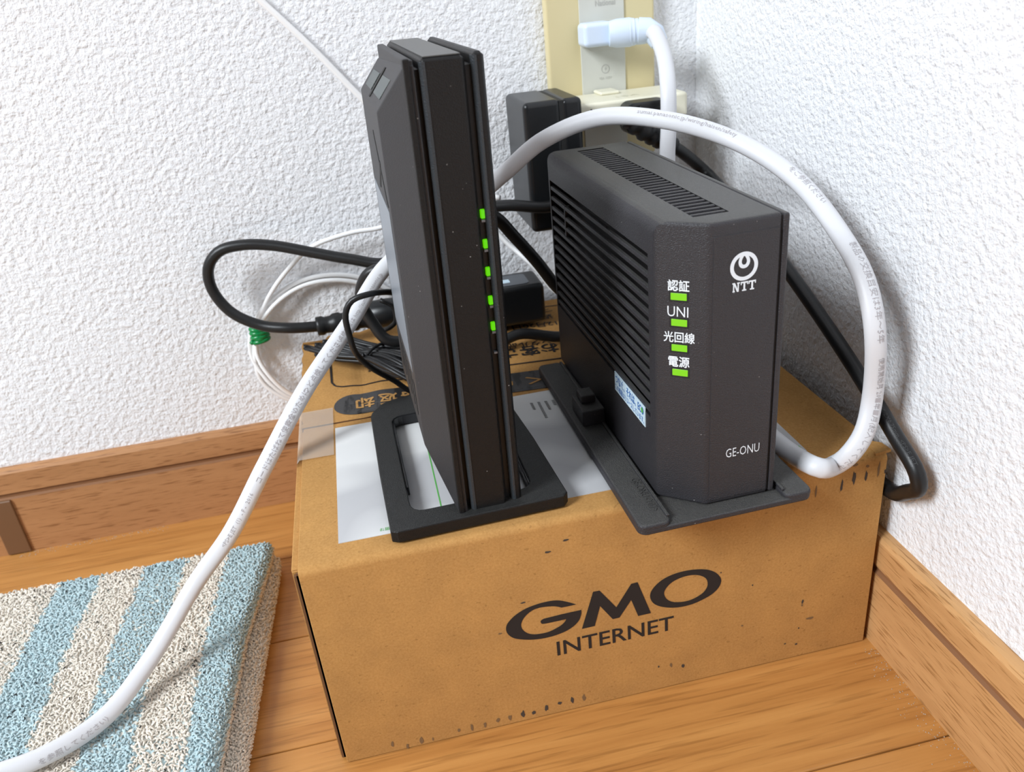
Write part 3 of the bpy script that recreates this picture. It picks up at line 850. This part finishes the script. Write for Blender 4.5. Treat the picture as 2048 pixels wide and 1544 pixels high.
# chamfer face: lettering and indicators
cx = Vector((.0165, -.0135, 0)).normalized()
cp = Vector((0, .0135, 0))
def cham(s, z): return cp + cx * s + Vector((0, 0, z + Z0))
for s, z in ((.0096, .0938), (.0098, .0831), (.0099, .0724), (.0102, .0617)):
    n = Vector((cx.y, -cx.x, 0))
    mb = MB(); a = cham(s - .0033, z - .0016); 
    q = [a, a + cx * .0066, a + cx * .0066 + Vector((0, 0, .0032)), a + Vector((0, 0, .0032))]
    n = cx.cross(Vector((0, 0, 1)))
    mb.add([p - n * .0004 for p in q] + [p + n * .00025 for p in q], [(3, 2, 1, 0), (4, 5, 6, 7), (0, 1, 5, 4), (1, 2, 6, 5), (2, 3, 7, 6), (3, 0, 4, 7)])
    li = mb.build('indicator', M_LED2, on, bevel=.0004, segs=1)
    mb = MB(); e = .0005
    q2 = [a - cx * e - Vector((0, 0, e)), a + cx * (.0066 + e) - Vector((0, 0, e)), a + cx * (.0066 + e) + Vector((0, 0, .0032 + e)), a - cx * e + Vector((0, 0, .0032 + e))]
    mb.add([p + n * .0001 for p in q2], [(0, 1, 2, 3)]); mb.build('indicator_recess', M_DARK, on)
for txt, s0, z0, w, h, bd in (('認証', .0053, .0960, .0085, .0046, .020), ('UNI', .0052, .0856, .0082, .0042, -.003), ('光回線', .0036, .0747, .0124, .0046, .016), ('電源', .0054, .0641, .0086, .0047, .020)):
    flat_print('indicator_lettering', fit_text(txt, w, h, bold=bd, res=3), cham(s0, z0), cx, (0, 0, 1), M_WINK, on)
# front logo: a thick ring closing into a small drop-shaped loop at its top
lx, lz = .0299, .1047 + Z0
def ell(cx_, cz_, rx, rz, n=72): return [(cx_ + rx * math.sin(2 * math.pi * k / n), cz_ + rz * math.cos(2 * math.pi * k / n)) for k in range(n)]
flat_print('logo_ring', ring_geom(ell(0, 0, .0056, .0056), ell(0, 0, .0041, .0041)), (lx, -.0003, lz), (1, 0, 0), (0, 0, 1), M_WINK, on)
drop_o = [(0, .0052), (-.0009, .0050), (-.0017, .0038), (-.0023, .0022), (-.0021, .0006), (-.0012, -.0005), (0, -.0008), (.0012, -.0005), (.0021, .0006), (.0023, .0022), (.0017, .0038), (.0009, .0050)]
drop_i = [(0, .0040), (-.0004, .0036), (-.0009, .0026), (-.0010, .0016), (-.0006, .0008), (0, .0006), (.0006, .0008), (.0010, .0016), (.0009, .0026), (.0004, .0036)]
flat_print('logo_drop', ring_geom(smooth_loop(drop_o, 4), smooth_loop(drop_i, 4), 48), (lx, -.00032, lz), (1, 0, 0), (0, 0, 1), M_WINK, on)
nt_v = []; nt_f = []
def quad(pts):
    nt_f.append(tuple(range(len(nt_v), len(nt_v) + len(pts)))); nt_v.extend(Vector((p[0], p[1], 8e-6 * len(nt_f))) for p in pts)
def rect(x0, x1, y0, y1): quad([(x0, y0), (x1, y0), (x1, y1), (x0, y1)])
rect(.05, .35, 0, .14); rect(.0, .3, .86, 1); rect(.1, .27, 0, 1); quad([(.1, 1), (.34, 1), (.86, 0), (.62, 0)]); rect(.68, .86, 0, 1); rect(.6, .98, .86, 1)
for dx in (1.08, 2.10):
    rect(dx, dx + .96, .83, 1); rect(dx, dx + .14, .66, 1); rect(dx + .82, dx + .96, .66, 1); rect(dx + .36, dx + .60, 0, 1); rect(dx + .2, dx + .76, 0, .15)
k = .0095 / 3.06
flat_print('maker_lettering', ([Vector((v.x * k, v.y * .0037, v.z)) for v in nt_v], nt_f), (.0254, -.0003, .0950 + Z0), (1, 0, 0), (0, 0, 1), M_WINK, on)
flat_print('model_lettering', fit_text('GE-ONU', .0150, .0042, bold=-.004), (.0249, -.0003, .0222 + Z0), (1, 0, 0), (0, 0, 1), M_WINK, on)
# reuse sticker on the left side
mb = MB(); mb.box(-.0003, .0001, .0255, .0645, .0315, .0412)
st = mb.build('sticker', M_STICK, on); st['label'] = 'pale blue sticker'
flat_print('sticker_lettering', fit_text('つなぐ、それは、ECO', .0360, .0046, bold=.01), (-.0003, .0628, .0362), (0, -1, 0), (0, 0, 1), M_BLUE_INK, st)
flat_print('sticker_lettering', fit_text('この機器はリユースしています。', .0370, .0032), (-.0003, .0635, .0324), (0, -1, 0), (0, 0, 1), M_BLUE_INK, st)
flat_print('sticker_dot', fill_poly([(math.cos(t * .5236) * .0013, math.sin(t * .5236) * .0013) for t in range(12)]), (-.00035, .0285, .0385), (0, -1, 0), (0, 0, 1), M_GREEN_INK, st)
# stand
sp = bpy.data.objects.new('stand', None)
mb = MB()
mb.prism(rrect(-.0160, .0625, -.0075, .1600, .004), 0, .0028, 'z')
ms = mb.build('stand', M_ONU, on, bevel=.0008)
bpy.data.objects.remove(sp)
def wing(xa, xb, inner):
    s = 1 if inner > xa else -1
    P = [(xa, -.0075), (xb, -.0075), (xb, .160), (xa, .160)]
    mb = MB()
    e = .0022
    low = rrect(min(xa, xb), max(xa, xb), -.0075, .160, .0035)
    mb.prism(low, .0012, .0050, 'z')
    return mb.build('stand_wing', M_ONU, ms, bevel=.0014, segs=2)
wing(-.0160, -.0016, 0); wing(.0495, .0625, 0)
mb = MB(); mb.box(-.0030, -.0014, -.004, .158, .0049, .0058); mb.build('stand_rib', M_ONU, ms, bevel=.0004)
mb = MB(); mb.box(.0494, .0508, -.004, .158, .0049, .0062); mb.build('stand_rib', M_ONU, ms, bevel=.0004)
mb = MB(); mb.box(-.0125, -.0008, .0800, .1000, .0048, .0135); mb.box(-.0105, -.0030, .0880, .0975, .0135, .0180)
mb.build('stand_clip', M_ONU, ms, bevel=.0008)
mb = MB(); mb.box(.0485, .0560, .0200, .0400, .0048, .0150); mb.build('stand_clip', M_ONU, ms, bevel=.0008)
flat_print('stand_lettering', fit_text('GE-ONU<Y07>', .0260, .0036), (-.0075, .0270, .0051), (0, -1, 0), (1, 0, 0), M_ONU, ms, .0003)

# ------------------------------------------------------------------ the black router in its ring stand
RTX, RTY = -.19255, -.2370
rt = thing('wireless_router', 'tall matte black router with green lights down its front groove, in ring stand', 'router', (RTX - .0027, RTY, BH + .0008), (0, .0145, .026))
RZ0 = .0035; RT = .1897
mb = MB(); mb.box(-.00785, .00785, .0002, .116, RZ0, RT)
mb.build('body', M_RT, rt, bevel=.0017, segs=1)
mb = MB(); mb.box(-.0100, .0125, .0045, .115, RZ0 + .0005, RT - .004)
mb.build('inner_core', M_CORE, rt)
M_EDGE_GLINT = plastic('painted_edge_highlight', (.030, .035, .040), .45, .8, 0, 1600)  # paler than the panels: the lit edge highlight is painted into this colour
M_TOP_SHEEN = plastic('satin_top_painted_sheen', (.085, .085, .082), .45, .2, .15)  # satin top, with grazing reflection painted into its lighter grey
mb = MB(); mb.prism([(-.0081, .0022), (-.0081, .0013), (-.0070, .0000), (-.0060, .0000), (-.0060, .0022)], RZ0 + .001, RT - .0015, 'z'); mb.build('edge_highlight_strip', M_EDGE_GLINT, rt)  # thin strips added along the groove to carry the painted highlight
mb = MB(); mb.prism([(.0102, .0050), (.0102, .0030), (.0113, .0014), (.0121, .0014), (.0121, .0050)], RZ0 + .001, RT - .001, 'z'); mb.build('edge_highlight_strip', M_EDGE_GLINT, rt)
mb = MB(); mb.box(-.0064, .0066, .0016, .1145, RT - .0002, RT + .0002); mb.build('top_sheen_plate', M_TOP_SHEEN, rt, bevel=.0001, segs=1)
# left shell: front lip, long bevel, flat main face with cut-off top and bottom
X0, XI, XM = -.0131, -.0098, -.0229
yb = .107
lip = [(X0, .0), (X0, .116), (XI, .116), (XI, .0)]
zt, zb = RT - .0005, RZ0
vs = [(X0, .0006, zb), (X0, .0006, zt - .0015), (X0, yb, zt - .0055), (X0, yb, zb),
      (XM, .022, .030), (XM, .022, RT - .0185), (XM, yb, RT - .0185), (XM, yb, .030),
      (XI, 0, zb), (XI, 0, zt - .0015), (XI, yb, zt - .0055), (XI, yb, zb)]
fs = [(4, 5, 1, 0), (5, 6, 2, 1), (6, 7, 3, 2), (7, 4, 0, 3), (4, 7, 6, 5), (0, 1, 9, 8), (1, 2, 10, 9), (2, 3, 11, 10), (3, 0, 8, 11), (8, 9, 10, 11)]
mb = MB(); mb.add(vs, fs); mb.box(X0 + .0002, XI, .001, yb, zb, zt)
sh = mb.build('left_shell', M_RT_SIDE, rt, bevel=.0007, segs=2, angle=12)
mb = MB(); mb.box(-.0136, -.0112, -.0006, .004, zb, zt + .0006); mb.build('lip', M_RT, sh, bevel=.0006)
# details in the left shell's upper bevel and main face
A5, A6, A2, A1 = [Vector(vs[i]) for i in (5, 6, 2, 1)]
nb = (A1 - A5).cross(A6 - A5).normalized()
if nb.x > 0: nb = -nb
def topbev(u, v):  # u front->back, v low->high
    return A5.lerp(A6, u).lerp(A1.lerp(A2, u), v)
def patch(name, u0, u1, v0, v1, m, lift):
    mb = MB(); q = [topbev(u0, v0), topbev(u1, v0), topbev(u1, v1), topbev(u0, v1)]
    mb.add([p + nb * lift for p in q] + [p - nb * .0004 for p in q], [(0, 1, 2, 3), (7, 6, 5, 4), (0, 4, 5, 1), (1, 5, 6, 2), (2, 6, 7, 3), (3, 7, 4, 0)])
    return mb.build(name, m, sh)
patch('vent_patch', .12, .44, .22, .66, M_PERF, .00012)
patch('vent_patch', .58, .90, .22, .66, M_PERF, .00012)
patch('vent_slot', .475, .525, .08, .84, M_DARK, .00022)
def side(y, z): return (XM - .0002, y, z)
def sidepoly(name, pts, m):
    mb = MB(); n = len(pts)
    mb.add([(XM - .0002, y, z) for y, z in pts] + [(XM + .0005, y, z) for y, z in pts], [tuple(range(n)), tuple(range(n, 2 * n))] + [(i, (i + 1) % n, n + (i + 1) % n, n + i) for i in range(n)])
    return mb.build(name, m, sh)
sidepoly('side_label', [(.030, .062), (.100, .062), (.100, .132), (.030, .132)], M_SILVER)['label'] = 'silver grey label'
sidepoly('side_slot', [(.030, .134), (.036, .134), (.060, .158), (.058, .160)], M_DARK)
sidepoly('side_slot', [(.060, .136), (.066, .136), (.044, .150), (.042, .149)], M_DARK)
for k in range(6):
    sidepoly('side_vent', [(.032 + k * .011, .040), (.036 + k * .011, .040), (.036 + k * .011, .056), (.032 + k * .011, .056)], M_DARK)
# right shell
mb = MB(); mb.box(.0105, .0148, .0016, .112, RZ0, RT + .0002)
rs = mb.build('right_shell', M_RT, rt, bevel=.0014, segs=1)
for z in (.1335, .1220, .1110, .0992, .0883):
    mb = MB(); mb.box(.0086, .0109, .0030, .0048, z - .0017, z + .0017)
    mb.build('indicator', M_LED, rt, bevel=.0003, segs=1)
    mb = MB(); mb.box(.0088, .0106, .0031, .0048, z - .0030, z - .0021); mb.build('indicator_ledge', M_SILVER, rt)
mb = MB(); mb.box(.0088, .0106, .0031, .0048, .0765, .0773); mb.build('indicator_ledge', M_SILVER, rt)
# ring stand
outer = [(-.0440, -.0042), (.0350, -.0036), (.0330, .0500), (.0290, .1060), (.0220, .1160), (-.0250, .1230), (-.0360, .1190), (-.0440, .1080), (-.0445, .0450)]
inner = rrect(-.0335, .0215, .0085, .1000, .006, 4)
def ring_prism(outer, inner, z0, z1, ztop_in, name, mats, parent):
    n = 128
    vs, fs = ring_geom(outer, inner, n)
    mb = MB()
    O = vs[:n]; I = vs[n:]
    V = [(p.x, p.y, z0) for p in O] + [(p.x, p.y, z1) for p in O] + [(p.x, p.y, z1) for p in I] + [(p.x, p.y, z0) for p in I]
    F = []
    for k in range(n):
        j = (k + 1) % n
        F += [(k, j, n + j, n + k), (n + k, n + j, 2 * n + j, 2 * n + k), (3 * n + k, k, j, 3 * n + j)[::-1]]
    mb.add(V, F, 0)
    mb.add(V, [(2 * n + k, 2 * n + (k + 1) % n, 3 * n + (k + 1) % n, 3 * n + k) for k in range(n)], 1)
    o = mb.build(name, mats, parent)
    bm = bmesh.new(); bm.from_mesh(o.data)
    bmesh.ops.remove_doubles(bm, verts=bm.verts, dist=1e-6); bmesh.ops.recalc_face_normals(bm, faces=bm.faces)
    bm.to_mesh(o.data); bm.free()
    b = o.modifiers.new('edge', 'BEVEL'); b.width = .0006; b.segments = 2; b.limit_method = 'ANGLE'; b.angle_limit = math.radians(50)
    return o
ring_stand = ring_prism(outer, inner, .0003, .0062, .0062, 'stand', [M_RT, M_GLOSS], rt)
mb = MB(); mb.box(.0205, .0218, .012, .096, .0006, .0052); mb.build('stand_liner', M_GLOSS, ring_stand, bevel=.0004)
mb = MB(); mb.box(-.0336, -.0322, .030, .096, .0006, .0052); mb.build('stand_liner', M_GLOSS, ring_stand, bevel=.0004)
# the ring lies flat on the lid whatever the tilt of the body
ring_stand.rotation_euler = (0, -.0145, 0)

# ------------------------------------------------------------------ black appliance cord looping against the wall
ac = thing('appliance_cord', 'black appliance cord in a wide loop before the left wall, with ribbed connector', 'cord')
Ap = [(-.2320, -.031, .1370), (-0.24075, -0.02900, 0.13864), (-0.26612, -0.02900, 0.13959), (-0.28453, -0.03000, 0.14183), (-0.30292, -0.02400, 0.14477), (-0.31887, -0.02000, 0.15490), (-0.32680, -0.01800, 0.17093), (-0.32546, -0.01800, 0.18475), (-0.31679, -0.01900, 0.19394), (-0.30200, -0.02100, 0.19636), (-0.28430, -0.02400, 0.19419), (-0.26126, -0.03000, 0.18793), (-0.23957, -0.03600, 0.18219), (-0.21750, -0.04200, 0.17863),
      (-.200, -.046, .196), (-.175, -.058, .206), (-0.14568, -0.06600, 0.20899), (-0.12185, -0.07200, 0.20612), (-.105, -.077, .2105)]
cord('cord', Ap, .0034, .0036, M_CORD, ac, None, .003, 14)
ca = [Vector(p) for p in catmull([(-0.26802, -0.02900, 0.13958), (-0.24692, -0.02900, 0.14006), (-0.23329, -0.02900, 0.14083)], .0014)]
mb = MB(); n_ = len(ca)
mb.tube(ca, [.0050 + .0020 * i / n_ + (.0010 if (i // 3) % 2 == 0 else 0) for i in range(n_)], 14)
mb.build('ribbed_relief', M_CORD, ac, smooth=True)
mb = MB(); mb.tube([(-0.23460, -0.02900, 0.14071), (-0.23130, -0.02900, 0.14118), (-0.22155, -0.03000, 0.14197), (-0.21568, -0.03100, 0.14272)], [.0074, .0092, .0092, .0085], 16)
mb.build('connector', M_BLK, ac, bevel=.0008, smooth=True)

# ------------------------------------------------------------------ power brick on the flap, with its bundled lead
pk = thing('power_brick', 'black power brick on the box flap behind the router, with bundled thin lead', 'adapter', (0, 0, 0))
zb_ = .1262
mb = MB(); mb.box(-.2080, -.1225, -.0500, -.0200, zb_, zb_ + .0260)
mb.build('body', M_BLK, pk, bevel=.0030, segs=3)
mb = MB(); mb.prism(rrect(-.195, -.1310, -.0455, -.0260, .003), zb_ + .0259, zb_ + .0263, 'z'); mb.build('rating_label', M_BRICKLAB, pk)
mb = MB(); mb.prism(rrect(-.150, -.1425, -.0400, -.0340, .0005), zb_ + .0262, zb_ + .0265, 'z'); mb.build('rating_mark', M_STICK, pk)
mb = MB()
bund0 = Vector((-0.26007, -0.03990, 0.13180)); bund1 = Vector((-0.20727, -0.09338, 0.12700))
for k in range(13):
    u = (k - 6) / 6
    d = (bund1 - bund0); side_ = Vector((d.y, -d.x, 0)).normalized()
    up = Vector((0, 0, 1))
    o1 = side_ * (.0115 * u + .0060) + up * (.0026 * math.cos(k * 2.1)); o2 = side_ * (.0105 * u) + up * (.0030 * math.sin(k * 1.7)); o3 = side_ * (.0135 * u) + up * (.0025 * math.sin(k * 2.9))
    s0_ = bund0 + o1 + d * random.uniform(-.06, .10)
    for q in (-1, 1):
        off = side_ * (.0011 * q)
        pts = catmull([s0_ + off * 1.2, bund0 + d * .25 + o1 * .9 + off, bund0 + d * .52 + o2 + off * .8, bund0 + d * .75 + o2 * 1.3 + off, bund1 + o3 + off], .004)
        mb.tube(pts, .00125, 8)
    mb.tube([s0_ + side_ * (-.0013) , s0_ - d.normalized() * .0016 + up * .0004, s0_ + side_ * .0013], .00125, 8)
mb.build('lead_bundle', M_CORD, pk, smooth=True)['kind'] = 'stuff'
tc = bund0.lerp(bund1, .50)
d = (bund1 - bund0).normalized(); side_ = Vector((d.y, -d.x, 0)).normalized()
mb = MB(); mb.tube([tc + side_ * (.0125 * math.cos(a)) + Vector((0, 0, .0055 * math.sin(a))) + d * (.0012 * math.cos(a)) for a in [2 * math.pi * k / 20 for k in range(21)]], .0010, 8, False)
mb.tube([tc + side_ * .0102 + Vector((0, 0, .004)), tc + side_ * .0115 + Vector((0, 0, .0062)), tc + side_ * .0150 + Vector((.003, 0, .0050))], .0008, 6)
mb.build('twist_tie', M_BLK, pk, smooth=True)
Tp = [(-.2000, -.110, .176), (-0.22003, -0.12600, 0.18831), (-0.23193, -0.13700, 0.19271), (-0.24027, -0.13700, 0.19064), (-0.24439, -0.13700, 0.18437), (-0.24455, -0.13700, 0.17235), (-0.24275, -0.12400, 0.15518), (-0.23659, -0.11800, 0.14392), (-0.22573, -0.11200, 0.13138), (-0.21785, -0.11200, 0.12351), (-.205, -.112, .123)]
cord('thin_lead', Tp, .0016, .0016, M_CORD, pk, None, .0025, 10)
Tq = [(-0.22605, -0.07000, 0.16512), (-0.21943, -0.07000, 0.16022), (-0.21876, -0.07000, 0.15115), (-0.22297, -0.06600, 0.14547), (-0.22923, -0.06000, 0.14189)]
cord('thin_lead', Tq, .0015, .0015, M_CORD, pk, None, .0025, 10)

# ------------------------------------------------------------------ network cable between the two units
nw = thing('network_cable', 'black network cable curling behind the router, lying across the box flap', 'cable')
Np = [(-.1985, -.1150, .1880), (-.2010, -.0980, .1900), (-.2040, -.0830, .1940), (-0.21964, -0.08000, 0.18722), (-0.22896, -0.07800, 0.18510), (-0.23567, -0.07400, 0.17491), (-0.23634, -0.07200, 0.16380), (-0.23262, -0.07400, 0.15349), (-0.22578, -0.07800, 0.14263), (-.208, -.078, .1390), (-.190, -.074, .1300), (-.165, -.0725, .1250), (-0.14489, -0.07100, 0.12935), (-0.12781, -0.07200, 0.12536), (-.1200, -.074, .1245), (-.105, -.078, .130)]
cord('cable', Np, .0034, .0034, M_CORD, nw, None, .003, 12)
dl = thing('router_lead', 'black lead from the back of the router sloping down behind the grey unit', 'cord')
Dp = [(-.1955, -.1165, .2120), (-.1920, -.111, .2125), (-.176, -.1050, .2110), (-0.15668, -0.08500, 0.20901), (-0.14412, -0.08000, 0.19337), (-0.13168, -0.07800, 0.17577), (-0.12115, -0.08000, 0.15908), (-.112, -.084, .150)]
cord('lead', Dp, .0036, .0036, M_CORD, dl, None, .003, 12)

# ------------------------------------------------------------------ thin white optical cable
oc = thing('optical_cable', 'thin white cable coiled behind the left of the box, held by a green tie', 'cable')
yw = -.0030
cord('wall_run', [(-0.27385, -0.00320, 0.34074), (-0.26301, -0.00320, 0.32837), (-0.24038, -0.00320, 0.30189), (-0.21543, -0.00340, 0.26952), (-.195, -.0036, .246), (-.168, -.006, .222), (-.1600, -.0100, .2030)], .0011, .0019, M_WTHIN, oc, (0, -1, .1), .004, 10)
Lp = [(-.160, -.010, .200), (-.185, -.012, .203), (-0.21637, -0.01300, 0.19291), (-0.23714, -0.01200, 0.19182), (-0.26354, -0.01000, 0.18544), (-0.28194, -0.00800, 0.17140), (-0.29615, -0.00620, 0.15604), (-0.30509, -0.00620, 0.14180), (-0.31038, -0.00620, 0.13130)]
cx0, cz0 = -.2610, .1160
for t in range(0, 3):
    for a in range(200, 200 + 360, 24):
        if t == 2 and a > 400: break
        ra = math.radians(a)
        rx = .0565 - .0042 * t - .0015 * (a - 200) / 360; rz = .0480 - .0030 * t
        x = cx0 + rx * math.cos(ra); z = cz0 - rz * math.sin(ra) * -1
        Lp.append((x, -.0024 - .0021 * t if x > -.284 else -.0045 - .0030 * t, z))
cord('coil', Lp, .0015, .0016, M_WTHIN, oc, None, .003, 10)
cord('coil_end', [(-0.14199, -0.03000, 0.20518), (-.158, -.020, .205), (-0.14211, -0.03000, 0.17785), (-0.13592, -0.04000, 0.17216), (-0.12613, -0.05000, 0.16147), (-0.11709, -0.05800, 0.14834), (-.108, -.066, .150)], .0017, .0017, M_WTHIN, oc, None, .003, 10)
g = Vector((-0.30706, -0.00750, 0.13267))
mb = MB()
for k in range(4):
    zc = -.0042 + .0026 * k
    mb.tube([g + Vector((.0050 * math.cos(a), .0034 * math.sin(a), zc + .0007 * math.cos(a + k))) for a in [2 * math.pi * q / 24 for q in range(25)]], .0016 if k != 3 else .0013, 8, False)
mb.tube([g + Vector((0, 0, -.0050)), g + Vector((0, 0, -.002)), g + Vector((0, 0, .0035))], [.0046, .0050, .0042], 18)
mb.tube([g + Vector((-.0045, -.0015, -.0035)), g + Vector((-.0066, -.0020, -.0052))], .0014, 8)
gt = mb.build('tie', M_GREEN, oc, smooth=True); gt['label'] = 'green vinyl tie'

# ------------------------------------------------------------------ folded terry mat on the floor
bmt = thing('bath_mat', 'folded terry bath mat with light blue and cream stripes on the floor', 'mat')
def edge_x(y): return -.3180 - .030 * max(0, min(1, (-y - .10) / .5))
def upper_right(y): return edge_x(y) - .0020 - .0065 * max(0, min(1, (-y - .085) / .08))
BLUE = (.47, .605, .635); CREAM = (.78, .715, .62)
def stripe(x, y):
    bend = .006 * math.sin((y + .05) * 14) - .012 * max(0, -y - .11)
    t = (x - bend + .3168 + .020 * max(0, -y - .10)) / .0252
    k = math.floor(-t)
    f = -t - k
    return BLUE if k % 2 == 0 and k < 6 else CREAM
secs = 60
def layer(z0, z1, right, back, front=-.60, left=-.80):
    r = (z1 - z0) / 2
    mb = MB(); vs = []; cols = []
    ys = [back + (front - back) * j / secs for j in range(secs + 1)]
    prof_n = 26
    for j, y in enumerate(ys):
        rx = right(y)
        if j == 0: rx -= .006
        shrink = 0.55 if j == 0 else (.85 if j == 1 else 1)
        zc = (z0 + z1) / 2
        for k in range(prof_n):
            if k < 14:
                x = left + (rx - r - left) * k / 13; zz = r
            elif k < 20:
                a = math.radians(90 - 180 * (k - 13) / 7); x = rx - r + r * math.cos(a); zz = r * math.sin(a)
            else:
                x = rx - r - (rx - r - left) * (k - 20) / 5; zz = -r
            vs.append((x, y, zc + zz * (shrink if zz > 0 else 1)))
            cols.append(stripe(x, y) if z0 > .005 else CREAM)
    fs = [(j * prof_n + k, j * prof_n + (k + 1) % prof_n, (j + 1) * prof_n + (k + 1) % prof_n, (j + 1) * prof_n + k) for j in range(secs) for k in range(prof_n)]
    fs += [tuple(range(prof_n))[::-1]]
    mb.add(vs, fs)
    return mb, cols
def colour(o, cols):
    at = o.data.attributes.new('yarn', 'FLOAT_COLOR', 'POINT')
    at.data.foreach_set('color', [c for col in cols for c in (*col, 1)])
mb, cols = layer(.0118, .0225, upper_right, -.0845)
o = mb.build('upper_fold', M_TERRY, bmt, smooth=True); colour(o, cols)
mb, cols = layer(.0012, .0122, edge_x, -.0870)
o = mb.build('lower_fold', M_TERRY, bmt, smooth=True); colour(o, cols)
# terry loops
pv = []; pf = []; pcol = []
def loop_tuft(p, nrm, col, h, w):
    a = random.uniform(0, 6.283)
    t = Vector((math.cos(a), math.sin(a), random.uniform(-.3, .3))); t = (t - nrm * t.dot(nrm)).normalized(); bb_ = nrm.cross(t)
    lean = (t * random.uniform(-.6, .6) + bb_ * random.uniform(-.6, .6)) * h
    c = [p - t * w - nrm * .0004, p - t * w * .9 + nrm * h * .6 + lean * .5, p + nrm * h + lean, p + t * w * .9 + nrm * h * .55 + lean * .5, p + t * w - nrm * .0004]
    r = .00058
    base = len(pv)
    for i, q in enumerate(c):
        d = (c[min(i + 1, 4)] - c[max(i - 1, 0)]).normalized(); n1 = bb_; n2 = d.cross(n1)
        for k in range(3):
            ang = 2.094 * k
            pv.append(tuple(q + n1 * (math.cos(ang) * r) + n2 * (math.sin(ang) * r))); pcol.append(col)
    for i in range(4):
        for k in range(3):
            pf.append((base + i * 3 + k, base + i * 3 + (k + 1) % 3, base + i * 3 + 3 + (k + 1) % 3, base + i * 3 + 3 + k))
def vary(c):
    k = random.uniform(.82, 1.10)
    return tuple(min(1, q * k) for q in c)
stp = .00150
ny_ = int(.33 / stp); 
y = -.086
while y > -.40:
    x = upper_right(y) - .006
    while x > -.56:
        if random.random() < .93:
            px, py = x + random.uniform(-.0008, .0008), y + random.uniform(-.0008, .0008)
            loop_tuft(Vector((px, py, .0223)), Vector((0, 0, 1)), vary(stripe(px + random.uniform(-.0013, .0013), py)), random.uniform(.0009, .0018), random.uniform(.0006, .0012))
        x -= stp
    for (zc, r, rx, colf) in ((.01715, .00535, upper_right(y), None), (.0067, .0055, edge_x(y), CREAM)):
        for a in range(-50, 86 if colf is None else 140, 13):
            ra = math.radians(a + random.uniform(-5, 5)); nrm = Vector((math.cos(ra), 0, math.sin(ra)))
            p = Vector((rx - r, y + random.uniform(-.0007, .0007), zc)) + nrm * r
            cc = colf or (stripe(p.x, y) if a > 10 else CREAM)
            loop_tuft(p, nrm, vary(cc), random.uniform(.0009, .0017), .0006)
    y -= stp
x = -.322
while x > -.56:
    for zc, r in ((.0170, .0052), (.0067, .0055)):
        for a in (70, 45, 20, 0, -25):
            ra = math.radians(a); nrm = Vector((0, math.cos(ra), math.sin(ra)))
            p = Vector((x + random.uniform(-.0007, .0007), -.0855 - r * .4, zc)) + nrm * r * .85
            loop_tuft(p, nrm, vary(stripe(x, -.086) if zc > .01 else CREAM), random.uniform(.0009, .0016), .0006)
    x -= stp
lint = MB()
for _ in range(70):
    x = random.uniform(-.47, -.327); y = random.uniform(-.29, -.092); a = random.uniform(0, 3.1); l_ = random.uniform(.0006, .0017)
    lint.tube([(x, y, .0236), (x + l_ * .5 * math.cos(a), y + l_ * .5 * math.sin(a), .0243), (x + l_ * math.cos(a + .5), y + l_ * math.sin(a + .5), .0240)], .00032, 5)
lo_ = lint.build('lint', M_DARK, bmt); lo_['kind'] = 'stuff'
me = bpy.data.meshes.new('pile'); me.from_pydata(pv, [], pf); me.materials.append(M_TERRY)
for p in me.polygons: p.use_smooth = True
po = bpy.data.objects.new('pile', me); COL.objects.link(po); po.parent = bmt; po['kind'] = 'stuff'
colour(po, pcol)
